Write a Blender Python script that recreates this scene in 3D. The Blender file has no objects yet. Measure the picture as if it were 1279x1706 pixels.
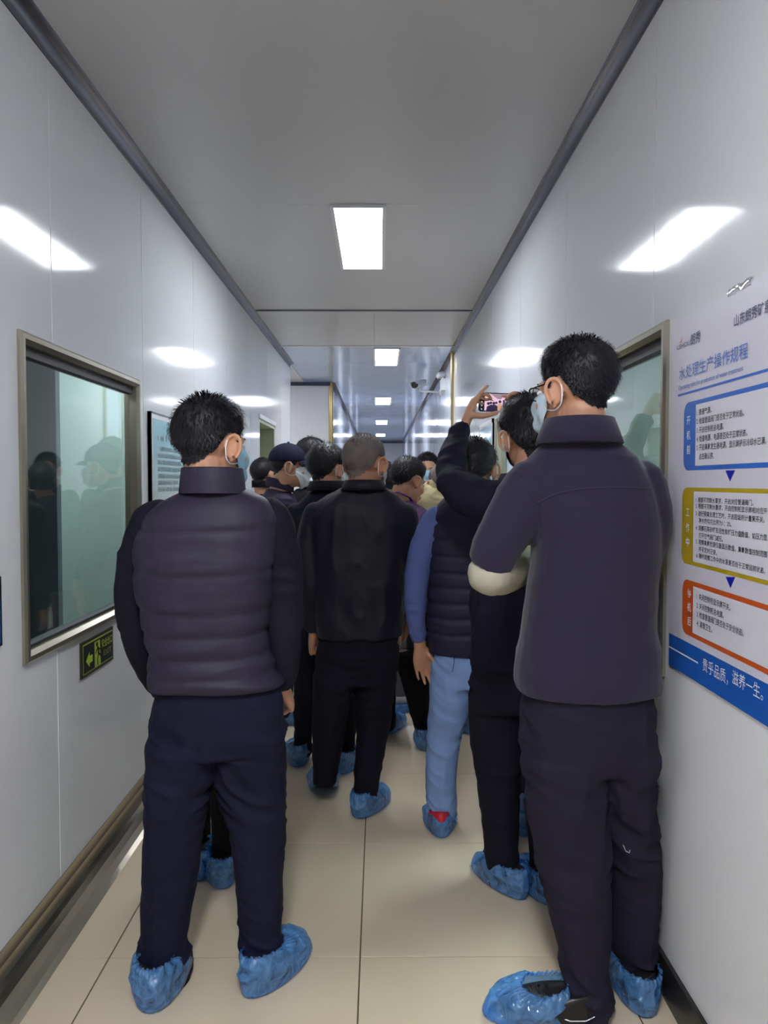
import bpy, bmesh, math, random
import numpy as np
from mathutils import Vector, Matrix
from mathutils.bvhtree import BVHTree

# ------------------------------------------------------------------ camera, world, exposure
F_PX, IW, IH = 1325.0, 1279.0, 1706.0
CAM_H = 1.45
PITCH = math.atan(50.0 / F_PX)
YAW = math.atan(7.5 / F_PX)
scene = bpy.context.scene
COL = scene.collection
cam_data = bpy.data.cameras.new('camera')
cam_data.sensor_fit = 'HORIZONTAL'
cam_data.sensor_width = 36.0
cam_data.lens = F_PX / IW * 36.0
cam_data.clip_start = 0.05
cam = bpy.data.objects.new('camera', cam_data)
COL.objects.link(cam)
cam.location = (0, 0, CAM_H)
cam.rotation_euler = (math.pi / 2 - PITCH, 0, -YAW)
scene.camera = cam
world = bpy.data.worlds.new('world')
world.use_nodes = True
world.node_tree.nodes['Background'].inputs[0].default_value = (0.6, 0.65, 0.75, 1)
world.node_tree.nodes['Background'].inputs[1].default_value = 0.05
scene.world = world
scene.view_settings.view_transform = 'Standard'
scene.view_settings.look = 'None'
scene.view_settings.gamma = 1.0
scene.view_settings.use_curve_mapping = False
scene.view_settings.exposure = 2.7
scene.cycles.use_denoising = True
scene.cycles.max_bounces = 10
scene.cycles.diffuse_bounces = 7
scene.cycles.transparent_max_bounces = 12
scene.cycles.caustics_reflective = False
scene.cycles.caustics_refractive = False
scene.cycles.sample_clamp_indirect = 6.0
LAMP = 9.5          # radiance of every ceiling lamp in the corridor
LAMP_COL = (0.90, 0.94, 1.0)

_R = Matrix.Rotation(-YAW, 3, 'Z') @ Matrix.Rotation(math.pi / 2 - PITCH, 3, 'X')

def ray(px, py):
    return _R @ Vector(((px - IW / 2) / F_PX, -(py - IH / 2) / F_PX, -1.0))

def at(px, py, Y):
    d = ray(px, py)
    return Vector((0, 0, CAM_H)) + d * (Y / d.y)

def on_x(px, py, X):
    d = ray(px, py)
    return Vector((0, 0, CAM_H)) + d * (X / d.x)

def on_floor(px, py):
    d = ray(px, py)
    return Vector((0, 0, CAM_H)) + d * (-CAM_H / d.z)

# ------------------------------------------------------------------ materials
def srgb(r, g, b):
    def c(v):
        v /= 255.0
        return v / 12.92 if v <= 0.04045 else ((v + 0.055) / 1.055) ** 2.4
    return (c(r), c(g), c(b), 1.0)

class MatB:
    def __init__(self, name):
        self.m = bpy.data.materials.new(name)
        self.m.use_nodes = True
        self.nt = self.m.node_tree
        self.b = self.nt.nodes['Principled BSDF']
    def n(self, t, **kw):
        nd = self.nt.nodes.new(t)
        for k, v in kw.items():
            setattr(nd, k, v)
        return nd
    def l(self, a, b):
        self.nt.links.new(a, b)

def mat(name, col, rough=0.5, metal=0.0, spec=0.5, bump=0.0, bscale=(20, 20, 20), bdetail=4, var=0.0, vscale=(5, 5, 5),
        rvar=0.0, sheen=0.0, coat=0.0, emit=None, estr=0.0, bump2=0.0, b2scale=(200, 200, 200), sss=0.0, dist=0.01):
    M = MatB(name)
    b = M.b
    b.inputs['Base Color'].default_value = col
    b.inputs['Roughness'].default_value = rough
    b.inputs['Metallic'].default_value = metal
    b.inputs['Specular IOR Level'].default_value = spec
    if sheen:
        b.inputs['Sheen Weight'].default_value = sheen
        b.inputs['Sheen Roughness'].default_value = 0.5
    if coat:
        b.inputs['Coat Weight'].default_value = coat
        b.inputs['Coat Roughness'].default_value = 0.1
    if sss:
        b.inputs['Subsurface Weight'].default_value = sss
        b.inputs['Subsurface Radius'].default_value = (0.012, 0.004, 0.002)
        b.inputs['Subsurface Scale'].default_value = 0.6
    if emit:
        b.inputs['Emission Color'].default_value = emit
        b.inputs['Emission Strength'].default_value = estr
    co = M.n('ShaderNodeTexCoord').outputs['Object']
    def noise(scale, det):
        mp = M.n('ShaderNodeMapping')
        mp.inputs['Scale'].default_value = scale
        M.l(co, mp.inputs['Vector'])
        t = M.n('ShaderNodeTexNoise')
        t.inputs['Scale'].default_value = 1.0
        t.inputs['Detail'].default_value = det
        M.l(mp.outputs[0], t.inputs['Vector'])
        return t.outputs['Fac']
    last = None
    for (s, sc, d) in ((bump, bscale, dist), (bump2, b2scale, dist * 0.2)):
        if s:
            bp = M.n('ShaderNodeBump')
            bp.inputs['Strength'].default_value = s
            bp.inputs['Distance'].default_value = d
            M.l(noise(sc, bdetail), bp.inputs['Height'])
            if last:
                M.l(last, bp.inputs['Normal'])
            last = bp.outputs['Normal']
    if last:
        M.l(last, b.inputs['Normal'])
    if var:
        f = noise(vscale, 5)
        mx = M.n('ShaderNodeMix', data_type='RGBA')
        mx.inputs['A'].default_value = tuple(c * (1 - var) for c in col[:3]) + (1,)
        mx.inputs['B'].default_value = tuple(min(1, c * (1 + var)) for c in col[:3]) + (1,)
        M.l(f, mx.inputs['Factor'])
        M.l(mx.outputs['Result'], b.inputs['Base Color'])
    if rvar:
        f = noise(vscale, 4)
        mr = M.n('ShaderNodeMapRange')
        mr.inputs['From Min'].default_value = 0.3
        mr.inputs['From Max'].default_value = 0.7
        mr.inputs['To Min'].default_value = max(0.02, rough - rvar)
        mr.inputs['To Max'].default_value = rough + rvar
        M.l(f, mr.inputs['Value'])
        M.l(mr.outputs[0], b.inputs['Roughness'])
    return M.m

def thin_glass(name, tint, extra=0.0):
    M = MatB(name)
    M.nt.nodes.remove(M.b)
    out = [x for x in M.nt.nodes if x.type == 'OUTPUT_MATERIAL'][0]
    tr = M.n('ShaderNodeBsdfTransparent')
    tr.inputs[0].default_value = tint
    gl = M.n('ShaderNodeBsdfGlossy')
    gl.inputs['Roughness'].default_value = 0.01
    fr = M.n('ShaderNodeFresnel')
    geo = M.n('ShaderNodeNewGeometry')
    ior = M.n('ShaderNodeMapRange')
    ior.inputs['To Min'].default_value = 1.55
    ior.inputs['To Max'].default_value = 1 / 1.55
    M.l(geo.outputs['Backfacing'], ior.inputs['Value'])
    M.l(ior.outputs[0], fr.inputs['IOR'])
    ad = M.n('ShaderNodeMath', operation='ADD', use_clamp=True)
    ad.inputs[1].default_value = extra
    M.l(fr.outputs[0], ad.inputs[0])
    mx = M.n('ShaderNodeMixShader')
    M.l(ad.outputs[0], mx.inputs[0])
    M.l(tr.outputs[0], mx.inputs[1])
    M.l(gl.outputs[0], mx.inputs[2])
    M.l(mx.outputs[0], out.inputs[0])
    return M.m

def film_mat(name, col, opacity):
    """thin crinkled plastic film: tinted transparency plus a glossy coloured body"""
    M = MatB(name)
    b = M.b
    b.inputs['Base Color'].default_value = col
    b.inputs['Roughness'].default_value = 0.09
    b.inputs['Specular IOR Level'].default_value = 1.0
    out = [x for x in M.nt.nodes if x.type == 'OUTPUT_MATERIAL'][0]
    co = M.n('ShaderNodeTexCoord').outputs['Object']
    t = M.n('ShaderNodeTexNoise')
    t.inputs['Scale'].default_value = 24
    t.inputs['Detail'].default_value = 3
    t.inputs['Distortion'].default_value = 1.5
    M.l(co, t.inputs['Vector'])
    bp = M.n('ShaderNodeBump')
    bp.inputs['Strength'].default_value = 0.7
    bp.inputs['Distance'].default_value = 0.02
    M.l(t.outputs['Fac'], bp.inputs['Height'])
    M.l(bp.outputs[0], b.inputs['Normal'])
    b.inputs['Coat Weight'].default_value = 1.0
    b.inputs['Coat Roughness'].default_value = 0.04
    b.inputs['Coat IOR'].default_value = 1.9
    M.l(bp.outputs[0], b.inputs['Coat Normal'])
    tl = M.n('ShaderNodeBsdfTranslucent')
    tl.inputs[0].default_value = col
    tr = M.n('ShaderNodeBsdfTransparent')
    tr.inputs[0].default_value = (0.42, 0.68, 0.98, 1)
    m1 = M.n('ShaderNodeMixShader')
    m1.inputs[0].default_value = 0.3
    M.l(b.outputs[0], m1.inputs[1])
    M.l(tl.outputs[0], m1.inputs[2])
    mx = M.n('ShaderNodeMixShader')
    mr = M.n('ShaderNodeMapRange')
    mr.inputs['From Min'].default_value = 0.3
    mr.inputs['From Max'].default_value = 0.7
    mr.inputs['To Min'].default_value = opacity - 0.15
    mr.inputs['To Max'].default_value = opacity + 0.2
    M.l(t.outputs['Fac'], mr.inputs['Value'])
    M.l(mr.outputs[0], mx.inputs[0])
    M.l(tr.outputs[0], mx.inputs[1])
    M.l(m1.outputs[0], mx.inputs[2])
    M.l(mx.outputs[0], out.inputs[0])
    return M.m

M_PANEL = mat('white coated steel panel', srgb(218, 219, 222), 0.09, spec=0.10, bump=0.06, bscale=(2.5, 9, 0.7), bdetail=3, dist=0.006)
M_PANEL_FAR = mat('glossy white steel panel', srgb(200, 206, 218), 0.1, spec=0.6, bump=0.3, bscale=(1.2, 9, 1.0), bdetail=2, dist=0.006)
M_CEIL = mat('white ceiling panel', srgb(190, 190, 191), 0.3, spec=0.4, bump=0.05, bscale=(3, 3, 3), dist=0.004)
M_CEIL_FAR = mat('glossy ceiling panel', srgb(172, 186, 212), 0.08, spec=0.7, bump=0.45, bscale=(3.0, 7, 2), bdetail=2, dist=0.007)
M_JOINT = mat('panel joint filler', srgb(238, 240, 242), 0.4)
M_JOINT_R = mat('grey panel joint', srgb(96, 98, 100), 0.5)
M_JOINT_DARK = mat('dark joint strip', srgb(70, 80, 98), 0.35, metal=0.6)
M_JOINT_WHITE = mat('white joint strip', srgb(225, 228, 232), 0.4)
M_TILE = mat('beige polished floor tile', srgb(206, 189, 163), 0.26, spec=0.45, var=0.06, vscale=(3, 3, 3), bump=0.02, bscale=(3, 3, 3))
M_GROUT = mat('brown tile grout', srgb(96, 84, 66), 0.8)
M_STEEL = mat('brushed steel cove', srgb(196, 186, 168), 0.17, metal=0.92, bump=0.05, bscale=(30, 1, 30), dist=0.003)
M_TRIM = mat('dark bronze aluminium trim', srgb(112, 112, 122), 0.26, metal=0.9, bump=0.04, bscale=(30, 1, 30))
M_BASE = mat('dark brown skirting', srgb(38, 33, 30), 0.35, spec=0.5)
M_ALU = mat('champagne aluminium frame', srgb(172, 166, 150), 0.28, metal=0.85, bump=0.03, bscale=(60, 2, 60))
M_GASKET_SHADE = mat('black rubber seal and shade strip', srgb(38, 32, 34), 0.5)  # also colours the painted shade line under the window heads
M_GLASS = thin_glass('window glass', (0.80, 0.88, 0.86, 1), 0.06)
M_ROOM = mat('pale green room wall', srgb(200, 212, 205), 0.5)
M_ROOM_D = mat('grey room partition', srgb(150, 156, 166), 0.5)
M_GOLD = mat('satin champagne post', srgb(176, 158, 110), 0.3, metal=0.9)
M_LAMPFRAME = mat('white lamp frame', srgb(214, 216, 220), 0.35)
M_LAMP = mat('lamp diffuser', (0.9, 0.9, 0.9, 1), 0.5, emit=LAMP_COL + (1,), estr=LAMP)
M_LAMP_1 = mat('nearest lamp diffuser', (0.9, 0.9, 0.9, 1), 0.5, emit=LAMP_COL + (1,), estr=LAMP * 0.55)
M_LAMP_2 = mat('second lamp diffuser', (0.9, 0.9, 0.9, 1), 0.5, emit=LAMP_COL + (1,), estr=LAMP * 0.6)
M_LAMP_B = mat('rear lamp diffuser', (0.9, 0.9, 0.9, 1), 0.5, emit=LAMP_COL + (1,), estr=LAMP * 1.5)
M_WHITE = mat('white plastic', srgb(226, 228, 230), 0.35)
M_BLACK = mat('black plastic', srgb(20, 20, 24), 0.3)

# ------------------------------------------------------------------ mesh helpers
class MB:
    def __init__(self):
        self.v = []
        self.f = []
        self.mi = []
    def add(self, vs, fs, mi=0):
        o = len(self.v)
        self.v.extend([tuple(p) for p in vs])
        self.f.extend([tuple(i + o for i in f) for f in fs])
        self.mi.extend([mi] * len(fs))
        return self
    def box(self, a, b, mi=0):
        x0, y0, z0 = a
        x1, y1, z1 = b
        return self.add([(x0, y0, z0), (x1, y0, z0), (x1, y1, z0), (x0, y1, z0), (x0, y0, z1), (x1, y0, z1), (x1, y1, z1), (x0, y1, z1)],
                        [(0, 3, 2, 1), (4, 5, 6, 7), (0, 1, 5, 4), (1, 2, 6, 5), (2, 3, 7, 6), (3, 0, 4, 7)], mi)
    def loft(self, rings, cap=True, mi=0, closed=True):
        n = len(rings[0])
        vs = [p for r in rings for p in r]
        fs = []
        for i in range(len(rings) - 1):
            for j in range(n if closed else n - 1):
                k = (j + 1) % n
                fs.append((i * n + j, i * n + k, (i + 1) * n + k, (i + 1) * n + j))
        if cap:
            fs.append(tuple(reversed(range(n))))
            fs.append(tuple(range((len(rings) - 1) * n, len(rings) * n)))
        return self.add(vs, fs, mi)
    def tube(self, pts, radii, n=14, round_ends=True, mi=0, flat=1.0, flat_dir=None):
        pts = [Vector(p) for p in pts]
        if not hasattr(radii, '__len__'):
            radii = [radii] * len(pts)
        radii = list(radii)
        tang = []
        for i in range(len(pts)):
            a = pts[max(0, i - 1)]
            b = pts[min(len(pts) - 1, i + 1)]
            t = (b - a)
            tang.append(t.normalized() if t.length > 1e-9 else Vector((0, 0, 1)))
        if flat_dir is not None:
            up = Vector(flat_dir)
        else:
            up = Vector((0, 0, 1)) if abs(tang[0].z) < 0.9 else Vector((1, 0, 0))
        P, R, T = pts[:], radii[:], tang[:]
        if round_ends == 'start':
            pre = []
            for ang in (80, 55, 28):
                a = math.radians(ang)
                pre.append((pts[0] - tang[0] * radii[0] * math.sin(a), radii[0] * math.cos(a), tang[0]))
            P = [q[0] for q in pre] + P
            R = [q[1] for q in pre] + R
            T = [q[2] for q in pre] + T
        elif round_ends:
            pre, post = [], []
            for ang in (80, 55, 28):
                a = math.radians(ang)
                pre.append((pts[0] - tang[0] * radii[0] * math.sin(a), radii[0] * math.cos(a), tang[0]))
                post.append((pts[-1] + tang[-1] * radii[-1] * math.sin(a), radii[-1] * math.cos(a), tang[-1]))
            post.reverse()
            P = [q[0] for q in pre] + P + [q[0] for q in post]
            R = [q[1] for q in pre] + R + [q[1] for q in post]
            T = [q[2] for q in pre] + T + [q[2] for q in post]
        rings = []
        for p, r, t in zip(P, R, T):
            s = t.cross(up)
            if s.length < 1e-4:
                s = t.cross(Vector((0, 1, 0.01)))
            s.normalize()
            u = s.cross(t).normalized()
            up = u
            rings.append([p + s * (r * math.cos(2 * math.pi * k / n)) + u * (r * flat * math.sin(2 * math.pi * k / n)) for k in range(n)])
        return self.loft(rings, True, mi)
    def ell(self, c, r, rot=None, nu=20, nv=14, mi=0):
        c = Vector(c)
        rings = []
        for i in range(1, nv):
            a = math.pi * i / nv
            ring = []
            for k in range(nu):
                b = 2 * math.pi * k / nu
                p = Vector((r[0] * math.sin(a) * math.cos(b), r[1] * math.sin(a) * math.sin(b), -r[2] * math.cos(a)))
                if rot:
                    p = rot @ p
                ring.append(c + p)
            rings.append(ring)
        return self.loft(rings, True, mi)
    def xform(self, R, t):
        t = Vector(t)
        self.v = [tuple(R @ Vector(p) + t) for p in self.v]
        return self
    def join(self, o):
        return self.add(o.v, o.f)
    def mesh(self, name, mats, smooth=False, origin=None, fix=True):
        me = bpy.data.meshes.new(name)
        vs = self.v
        if origin is not None:
            vs = [(p[0] - origin[0], p[1] - origin[1], p[2] - origin[2]) for p in vs]
        me.from_pydata(vs, [], self.f)
        if not isinstance(mats, (list, tuple)):
            mats = [mats]
        for m in mats:
            me.materials.append(m)
        if any(self.mi):
            me.polygons.foreach_set('material_index', self.mi)
        if fix:
            bm = bmesh.new()
            bm.from_mesh(me)
            bmesh.ops.recalc_face_normals(bm, faces=bm.faces)
            bm.to_mesh(me)
            bm.free()
        if smooth:
            me.polygons.foreach_set('use_smooth', [True] * len(me.polygons))
        me.update()
        return me

def link(name, me, parent=None, loc=None):
    o = bpy.data.objects.new(name, me)
    COL.objects.link(o)
    if parent is not None:
        o.parent = parent
    if loc is not None:
        o.location = loc
    return o

def tag(o, label=None, cat=None, group=None, kind=None):
    if label:
        o['label'] = label
    if cat:
        o['category'] = cat
    if group:
        o['group'] = group
    if kind:
        o['kind'] = kind
    return o

def thing(name, loc, label, cat, group=None):
    return tag(link(name, None, None, loc), label, cat, group)

def part(mb, name, mats, parent, smooth=False, fix=True):
    """mesh given in world coordinates, hung under a parent whose own origin (and its parents') is only translated"""
    org = Vector((0, 0, 0))
    p = parent
    while p is not None:
        org += Vector(p.location)
        p = p.parent
    return link(name, mb.mesh(name, mats, smooth, org, fix), parent)

def struct(mb, name, mats, smooth=False):
    return tag(link(name, mb.mesh(name, mats, smooth)), kind='structure')

# ------------------------------------------------------------------ the corridor
XL, XR = -1.075, 0.81
ZC = 2.87
Y_BACK, Y_END = -5.0, 28.0
Y_LEND = 9.62          # the left wall stops here at a side passage
Y_FACE = 11.4          # wall across the passage
X_FAR = -0.68          # left wall of the far corridor
Y_POST = 8.73
WIN_Z = (0.905, 1.895)

# floor: grout bed and polished tiles
T = 0.765
struct(MB().box((-4.0, Y_BACK, -0.06), (3.2, Y_END, -0.0035)), 'floor', M_GROUT)
FLOOR = bpy.data.objects['floor']
xs = [-0.0595 + T * k for k in range(-5, 6)]
ys0 = 2.377 - T * 8
tile_cache = {}
def floor_tile(x0, x1, y0, y1):
    g = 0.0022
    key = (round(x1 - x0, 3), round(y1 - y0, 3))
    if key not in tile_cache:
        w, d = x1 - x0 - 2 * g, y1 - y0 - 2 * g
        b = 0.0006
        mb = MB()
        r = []
        for (i, z) in ((0, -0.004), (0, -b), (b, 0.0)):
            r.append([(i, i, z), (w - i, i, z), (w - i, d - i, z), (i, d - i, z)])
        mb.loft(r)
        tile_cache[key] = mb.mesh('floor_tile', M_TILE)
    link('floor_tile', tile_cache[key], FLOOR, (x0 + g, y0 + g, 0))
for j in range(0, 48):
    y0, y1 = ys0 + T * j, ys0 + T * (j + 1)
    if y0 > Y_END:
        break
    y1 = min(y1, Y_END)
    for i in range(len(xs) - 1):
        x0, x1 = xs[i], xs[i + 1]
        lo, hi = XL, XR
        if Y_LEND < y0 < Y_FACE + 0.3 or Y_LEND < y1 < Y_FACE + 0.3:
            lo = -4.0
        elif y0 > Y_FACE:
            lo = X_FAR - 0.05
        x0, x1 = max(x0, lo), min(x1, hi)
        if x1 - x0 > 0.02:
            floor_tile(x0, x1, y0, y1)

# wall panels
def wall_run(name, X, side, seams, z1, holes, m, joint, wallmat=None):
    """side=-1: the panel lies to -X of the face.  seams: list of Y."""
    th = 0.05
    w = MB()
    for s in seams[1:-1]:
        inhole = [h for h in holes if h[0] - 0.03 < s < h[1] + 0.03]
        segs = [(0.0, z1)]
        for h in inhole:
            segs = [(0.0, h[2]), (h[3], z1)]
        for (a, b) in segs:
            if b - a > 0.01:
                w.box((min(X + side * 0.003, X + side * th), s - 0.02, a), (max(X + side * 0.003, X + side * th), s + 0.02, b))
    wall = struct(w, name, joint)
    g = 0.0036 if side < 0 else 0.0026
    for a, b in zip(seams[:-1], seams[1:]):
        mb = MB()
        xa, xb = sorted((X, X + side * th))
        cuts = sorted({a + g, b - g} | {min(max(h[k], a + g), b - g) for h in holes for k in (0, 1)})
        for c0, c1 in zip(cuts[:-1], cuts[1:]):
            if c1 - c0 < 1e-4:
                continue
            mid = (c0 + c1) / 2
            hh = [h for h in holes if h[0] < mid < h[1]]
            if hh:
                h = hh[0]
                if h[2] > 0.01:
                    mb.box((xa, c0, 0), (xb, c1, h[2]))
                mb.box((xa, c0, h[3]), (xb, c1, z1))
            else:
                mb.box((xa, c0, 0), (xb, c1, z1))
        part(mb, 'wall_panel', m, wall, fix=False)
    return wall

WL = (2.39, 3.555, WIN_Z[0], WIN_Z[1])
DL = (7.16, 8.19, 0.0, 2.02)
WR = (1.08 + 1.16, 3.40, WIN_Z[0], WIN_Z[1])
WR2 = (4.42, 5.50, WIN_Z[0], WIN_Z[1])
seams_l = [Y_BACK] + [2.64 - k for k in range(7, 0, -1)] + [2.64 + k for k in range(0, 7)] + [Y_LEND]
wall_run('wall_left', XL, -1, seams_l, ZC, [WL, DL], M_PANEL, M_JOINT)
seams_r = [Y_BACK] + [2.37 - 1.12 * k for k in range(6, 0, -1)] + [2.37 + 1.12 * k for k in range(0, 6)] + [Y_POST]
wall_run('wall_right', XR, 1, seams_r, ZC, [WR, WR2], M_PANEL, M_JOINT_R)
seams_rf = [Y_POST + 0.05] + [Y_POST + 1.12 * k for k in range(1, 17)] + [Y_END]
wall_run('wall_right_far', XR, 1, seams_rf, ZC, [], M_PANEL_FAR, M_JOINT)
FW = [(12.4, 13.6, 0.905, 1.9), (14.8, 16.0, 0.905, 1.9), (17.2, 18.4, 0.905, 1.9)]
seams_lf = [Y_FACE + 0.04] + [Y_FACE + 1.12 * k for k in range(1, 15)] + [Y_END]
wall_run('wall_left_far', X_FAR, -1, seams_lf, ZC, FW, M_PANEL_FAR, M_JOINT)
# wall across the side passage, return of the left wall, ends of the corridor
wf = struct(MB().box((-4.0, Y_FACE + 0.05, 0), (X_FAR - 0.05, Y_FACE + 0.08, ZC)), 'wall_passage', M_JOINT)
for k in range(3):
    part(MB().box((-4.0 + 1.1 * k + 0.002, Y_FACE, 0), (min(-4.0 + 1.1 * (k + 1), X_FAR) - 0.002, Y_FACE + 0.05, ZC)), 'wall_panel', M_PANEL, wf)
struct(MB().box((-4.0, Y_LEND - 0.05, 0), (XL - 0.052, Y_LEND, ZC)), 'wall_passage_near', M_PANEL)
struct(MB().box((X_FAR, Y_END, 0), (XR, Y_END + 0.05, ZC)), 'wall_end', M_PANEL)
struct(MB().box((XL, Y_BACK - 0.05, 0), (XR, Y_BACK, ZC)), 'wall_back', M_PANEL)
struct(MB().box((-4.05, Y_LEND - 0.05, 0), (-4.0, Y_FACE + 0.08, ZC)), 'wall_passage_end', M_PANEL)
# rooms behind the windows
struct(MB().box((-2.9, 0.4, 0), (-2.85, Y_LEND - 0.05, ZC)).box((-2.85, 0.4, 0), (XL - 0.052, 0.45, ZC)).box((-2.85, 6.5, 0), (XL - 0.052, 6.55, ZC)), 'wall_room_left', M_ROOM)
struct(MB().box((-2.85, 4.6, 0), (-1.86, 4.66, ZC)), 'wall_room_partition', M_ROOM_D)
struct(MB().box((2.1, 0.4, 0), (2.15, 8.0, ZC)).box((XR + 0.052, 0.4, 0), (2.1, 0.45, ZC)).box((XR + 0.052, 8.0, 0), (2.1, 8.05, ZC)), 'wall_room_right', M_ROOM)
struct(MB().box((-2.0, Y_FACE + 0.1, 0), (-1.95, Y_END, ZC)), 'wall_room_far', M_ROOM)

# ceiling: panels hung under a slab, joint strips
struct(MB().box((-4.0, Y_BACK, ZC + 0.012), (3.2, Y_END, ZC + 0.1)), 'ceiling', M_JOINT)
CEIL = bpy.data.objects['ceiling']
cy = [Y_BACK, -3.46, -0.93, 1.6, 4.12, 6.65]
for a, b in zip(cy[:-1], cy[1:]):
    part(MB().box((XL, a + 0.0012, ZC), (XR, b - 0.0012, ZC + 0.012)), 'ceiling_panel', M_CEIL, CEIL)
for (x0, x1) in ((XL, -0.05), (-0.045, XR)):
    part(MB().box((x0, 6.655, ZC), (x1, 8.36, ZC + 0.012)), 'ceiling_panel', M_CEIL, CEIL)
y = 8.38
while y < Y_END - 0.1:
    y2 = min(y + 1.15, Y_END)
    lo = -1.07 if y < Y_FACE - 0.2 else X_FAR
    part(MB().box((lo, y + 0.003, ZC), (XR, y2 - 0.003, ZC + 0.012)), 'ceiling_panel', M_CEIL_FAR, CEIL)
    y = y2
part(MB().box((-4.0, Y_LEND, ZC), (-1.075, Y_FACE, ZC + 0.012)), 'ceiling_panel', M_CEIL, CEIL)
part(MB().box((XL + 0.05, 6.63, ZC - 0.006), (XR - 0.04, 6.67, ZC + 0.002)), 'joint_strip', M_JOINT_DARK, CEIL)
part(MB().box((XL + 0.05, 8.345, ZC - 0.008), (XR - 0.02, 8.385, ZC + 0.002)), 'joint_strip', M_JOINT_WHITE, CEIL)

# cove trims along the ceiling (convex quarter round, hollow against the corner)
def cove(name, X, side, y0, y1, z, r, m, concave=False, n=10, up=False):
    pr = []
    for k in range(n + 1):
        a = math.pi / 2 * k / n
        if concave:
            pr.append((r - r * math.sin(a), r - r * math.cos(a)))
        else:
            pr.append((r * math.cos(a), r * math.sin(a)))
    pr.append((0, 0))
    r0 = [(X - side * p[0], y0, z + (p[1] if up else -p[1])) for p in pr]
    r1 = [(X - side * p[0], y1, z + (p[1] if up else -p[1])) for p in pr]
    me = MB().loft([r0, r1])
    o = struct(me, name, m, True)
    md = o.data
    md.polygons.foreach_set('use_smooth', [len(p.vertices) == 4 for p in md.polygons])
    return o
cove('trim_1', XL, -1, Y_BACK, Y_LEND, ZC, 0.052, M_TRIM, True)
cove('trim_2', XR, 1, Y_BACK, Y_POST, ZC, 0.048, M_TRIM, True)
cove('trim_3', XR, 1, Y_POST + 0.06, Y_END, ZC, 0.045, M_TRIM, True)
cove('trim_4', X_FAR, -1, Y_FACE + 0.05, Y_END, ZC, 0.045, M_TRIM, True)
struct(MB().box((-4.0, Y_FACE - 0.03, ZC - 0.05), (X_FAR, Y_FACE, ZC)), 'trim_5', M_JOINT_DARK)
struct(MB().box((X_FAR, Y_END - 0.03, ZC - 0.06), (XR, Y_END, ZC)), 'trim_6', M_JOINT_DARK)
# corner posts
mb = MB().tube([(XR - 0.002, Y_POST + 0.02, 0), (XR - 0.002, Y_POST + 0.02, ZC - 0.004)], 0.03, 16, False)
struct(mb, 'trim_7', M_GOLD, False)
mb = MB().tube([(X_FAR - 0.01, Y_FACE + 0.0, 0), (X_FAR - 0.01, Y_FACE, ZC - 0.004)], 0.032, 16, False)
struct(mb, 'trim_8', M_GOLD, False)
struct(MB().box((XL - 0.056, Y_LEND + 0.001, 0), (XL + 0.004, Y_LEND + 0.02, ZC - 0.002)), 'trim_9', M_PANEL)
# skirtings
_pr = [(0.0, 0.0), (0.0, 0.120), (0.004, 0.119), (0.007, 0.080), (0.013, 0.045), (0.023, 0.030), (0.041, 0.018), (0.065, 0.009), (0.090, 0.003), (0.112, 0.0005), (0.112, 0.0)]
bl = struct(MB().loft([[(XL + p[0], Y_BACK, p[1]) for p in _pr], [(XL + p[0], Y_LEND, p[1]) for p in _pr]]), 'baseboard_left', M_STEEL)
struct(MB().box((XR - 0.012, Y_BACK, 0), (XR, Y_POST, 0.112)), 'baseboard_right', M_BASE)
struct(MB().box((XR - 0.012, Y_POST + 0.06, 0), (XR, Y_END, 0.112)), 'baseboard_right_far', M_BASE)
struct(MB().box((X_FAR, Y_FACE + 0.05, 0), (X_FAR + 0.012, Y_END, 0.112)), 'baseboard_left_far', M_BASE)

# windows
def window(name, X, side, h, fw=0.036, simple=False):
    """side: direction of the room behind (-1 left wall, +1 right wall)"""
    y0, y1, z0, z1 = h
    root = tag(link(name, None, None, (X, (y0 + y1) / 2, z0)), kind='structure')
    out = -side * 0.016
    def rail(p):   # p: the four corners outer, inner ; frame with a bevelled face
        pass
    def prof(t):  # cross-section: (inset from the opening's outer edge, depth along x)
        return t
    sec = [(0.0, 0.0), (0.0, out * 0.55), (0.008, out), (fw * 0.62, out), (fw, out * 0.2), (fw, side * 0.05), (0.0, side * 0.05)]
    corners = [(y0 - 0.008, z0 - 0.008, 1, 1), (y1 + 0.008, z0 - 0.008, -1, 1), (y1 + 0.008, z1 + 0.008, -1, -1), (y0 - 0.008, z1 + 0.008, 1, -1)]
    for k in range(4):
        a, b = corners[k], corners[(k + 1) % 4]
        r0 = [(X + d, a[0] + a[2] * i, a[1] + a[3] * i) for i, d in sec]
        r1 = [(X + d, b[0] + b[2] * i, b[1] + b[3] * i) for i, d in sec]
        part(MB().loft([r0, r1]), 'frame_rail', M_ALU, root)
    e = fw - 0.006
    gy0, gy1, gz0, gz1 = y0 + e, y1 - e, z0 + e, z1 - e
    if not simple:
        gk = MB()
        gx = sorted((X + side * 0.012, X + side * 0.05))
        gk.box((gx[0], gy0, gz1 - 0.028), (gx[1], gy1, gz1)).box((gx[0], gy0, gz0), (gx[1], gy0 + 0.012, gz1)).box((gx[0], gy0, gz0), (gx[1], gy1, gz0 + 0.008))  # thick top strip is the frame head's underside shadow, built as dark material
        part(gk, 'gasket_shade', M_GASKET_SHADE, root)
    px = sorted((X + side * 0.026, X + side * 0.032))
    part(MB().box((px[0], gy0, gz0), (px[1], gy1, gz1)), 'pane', M_GLASS, root)
    return root
window('window_1', XL, -1, WL)
window('window_2', XR, 1, WR)
window('window_3', XR, 1, WR2)
for i, h in enumerate(FW):
    window('window_%d' % (4 + i), X_FAR, -1, h, simple=True)
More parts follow.
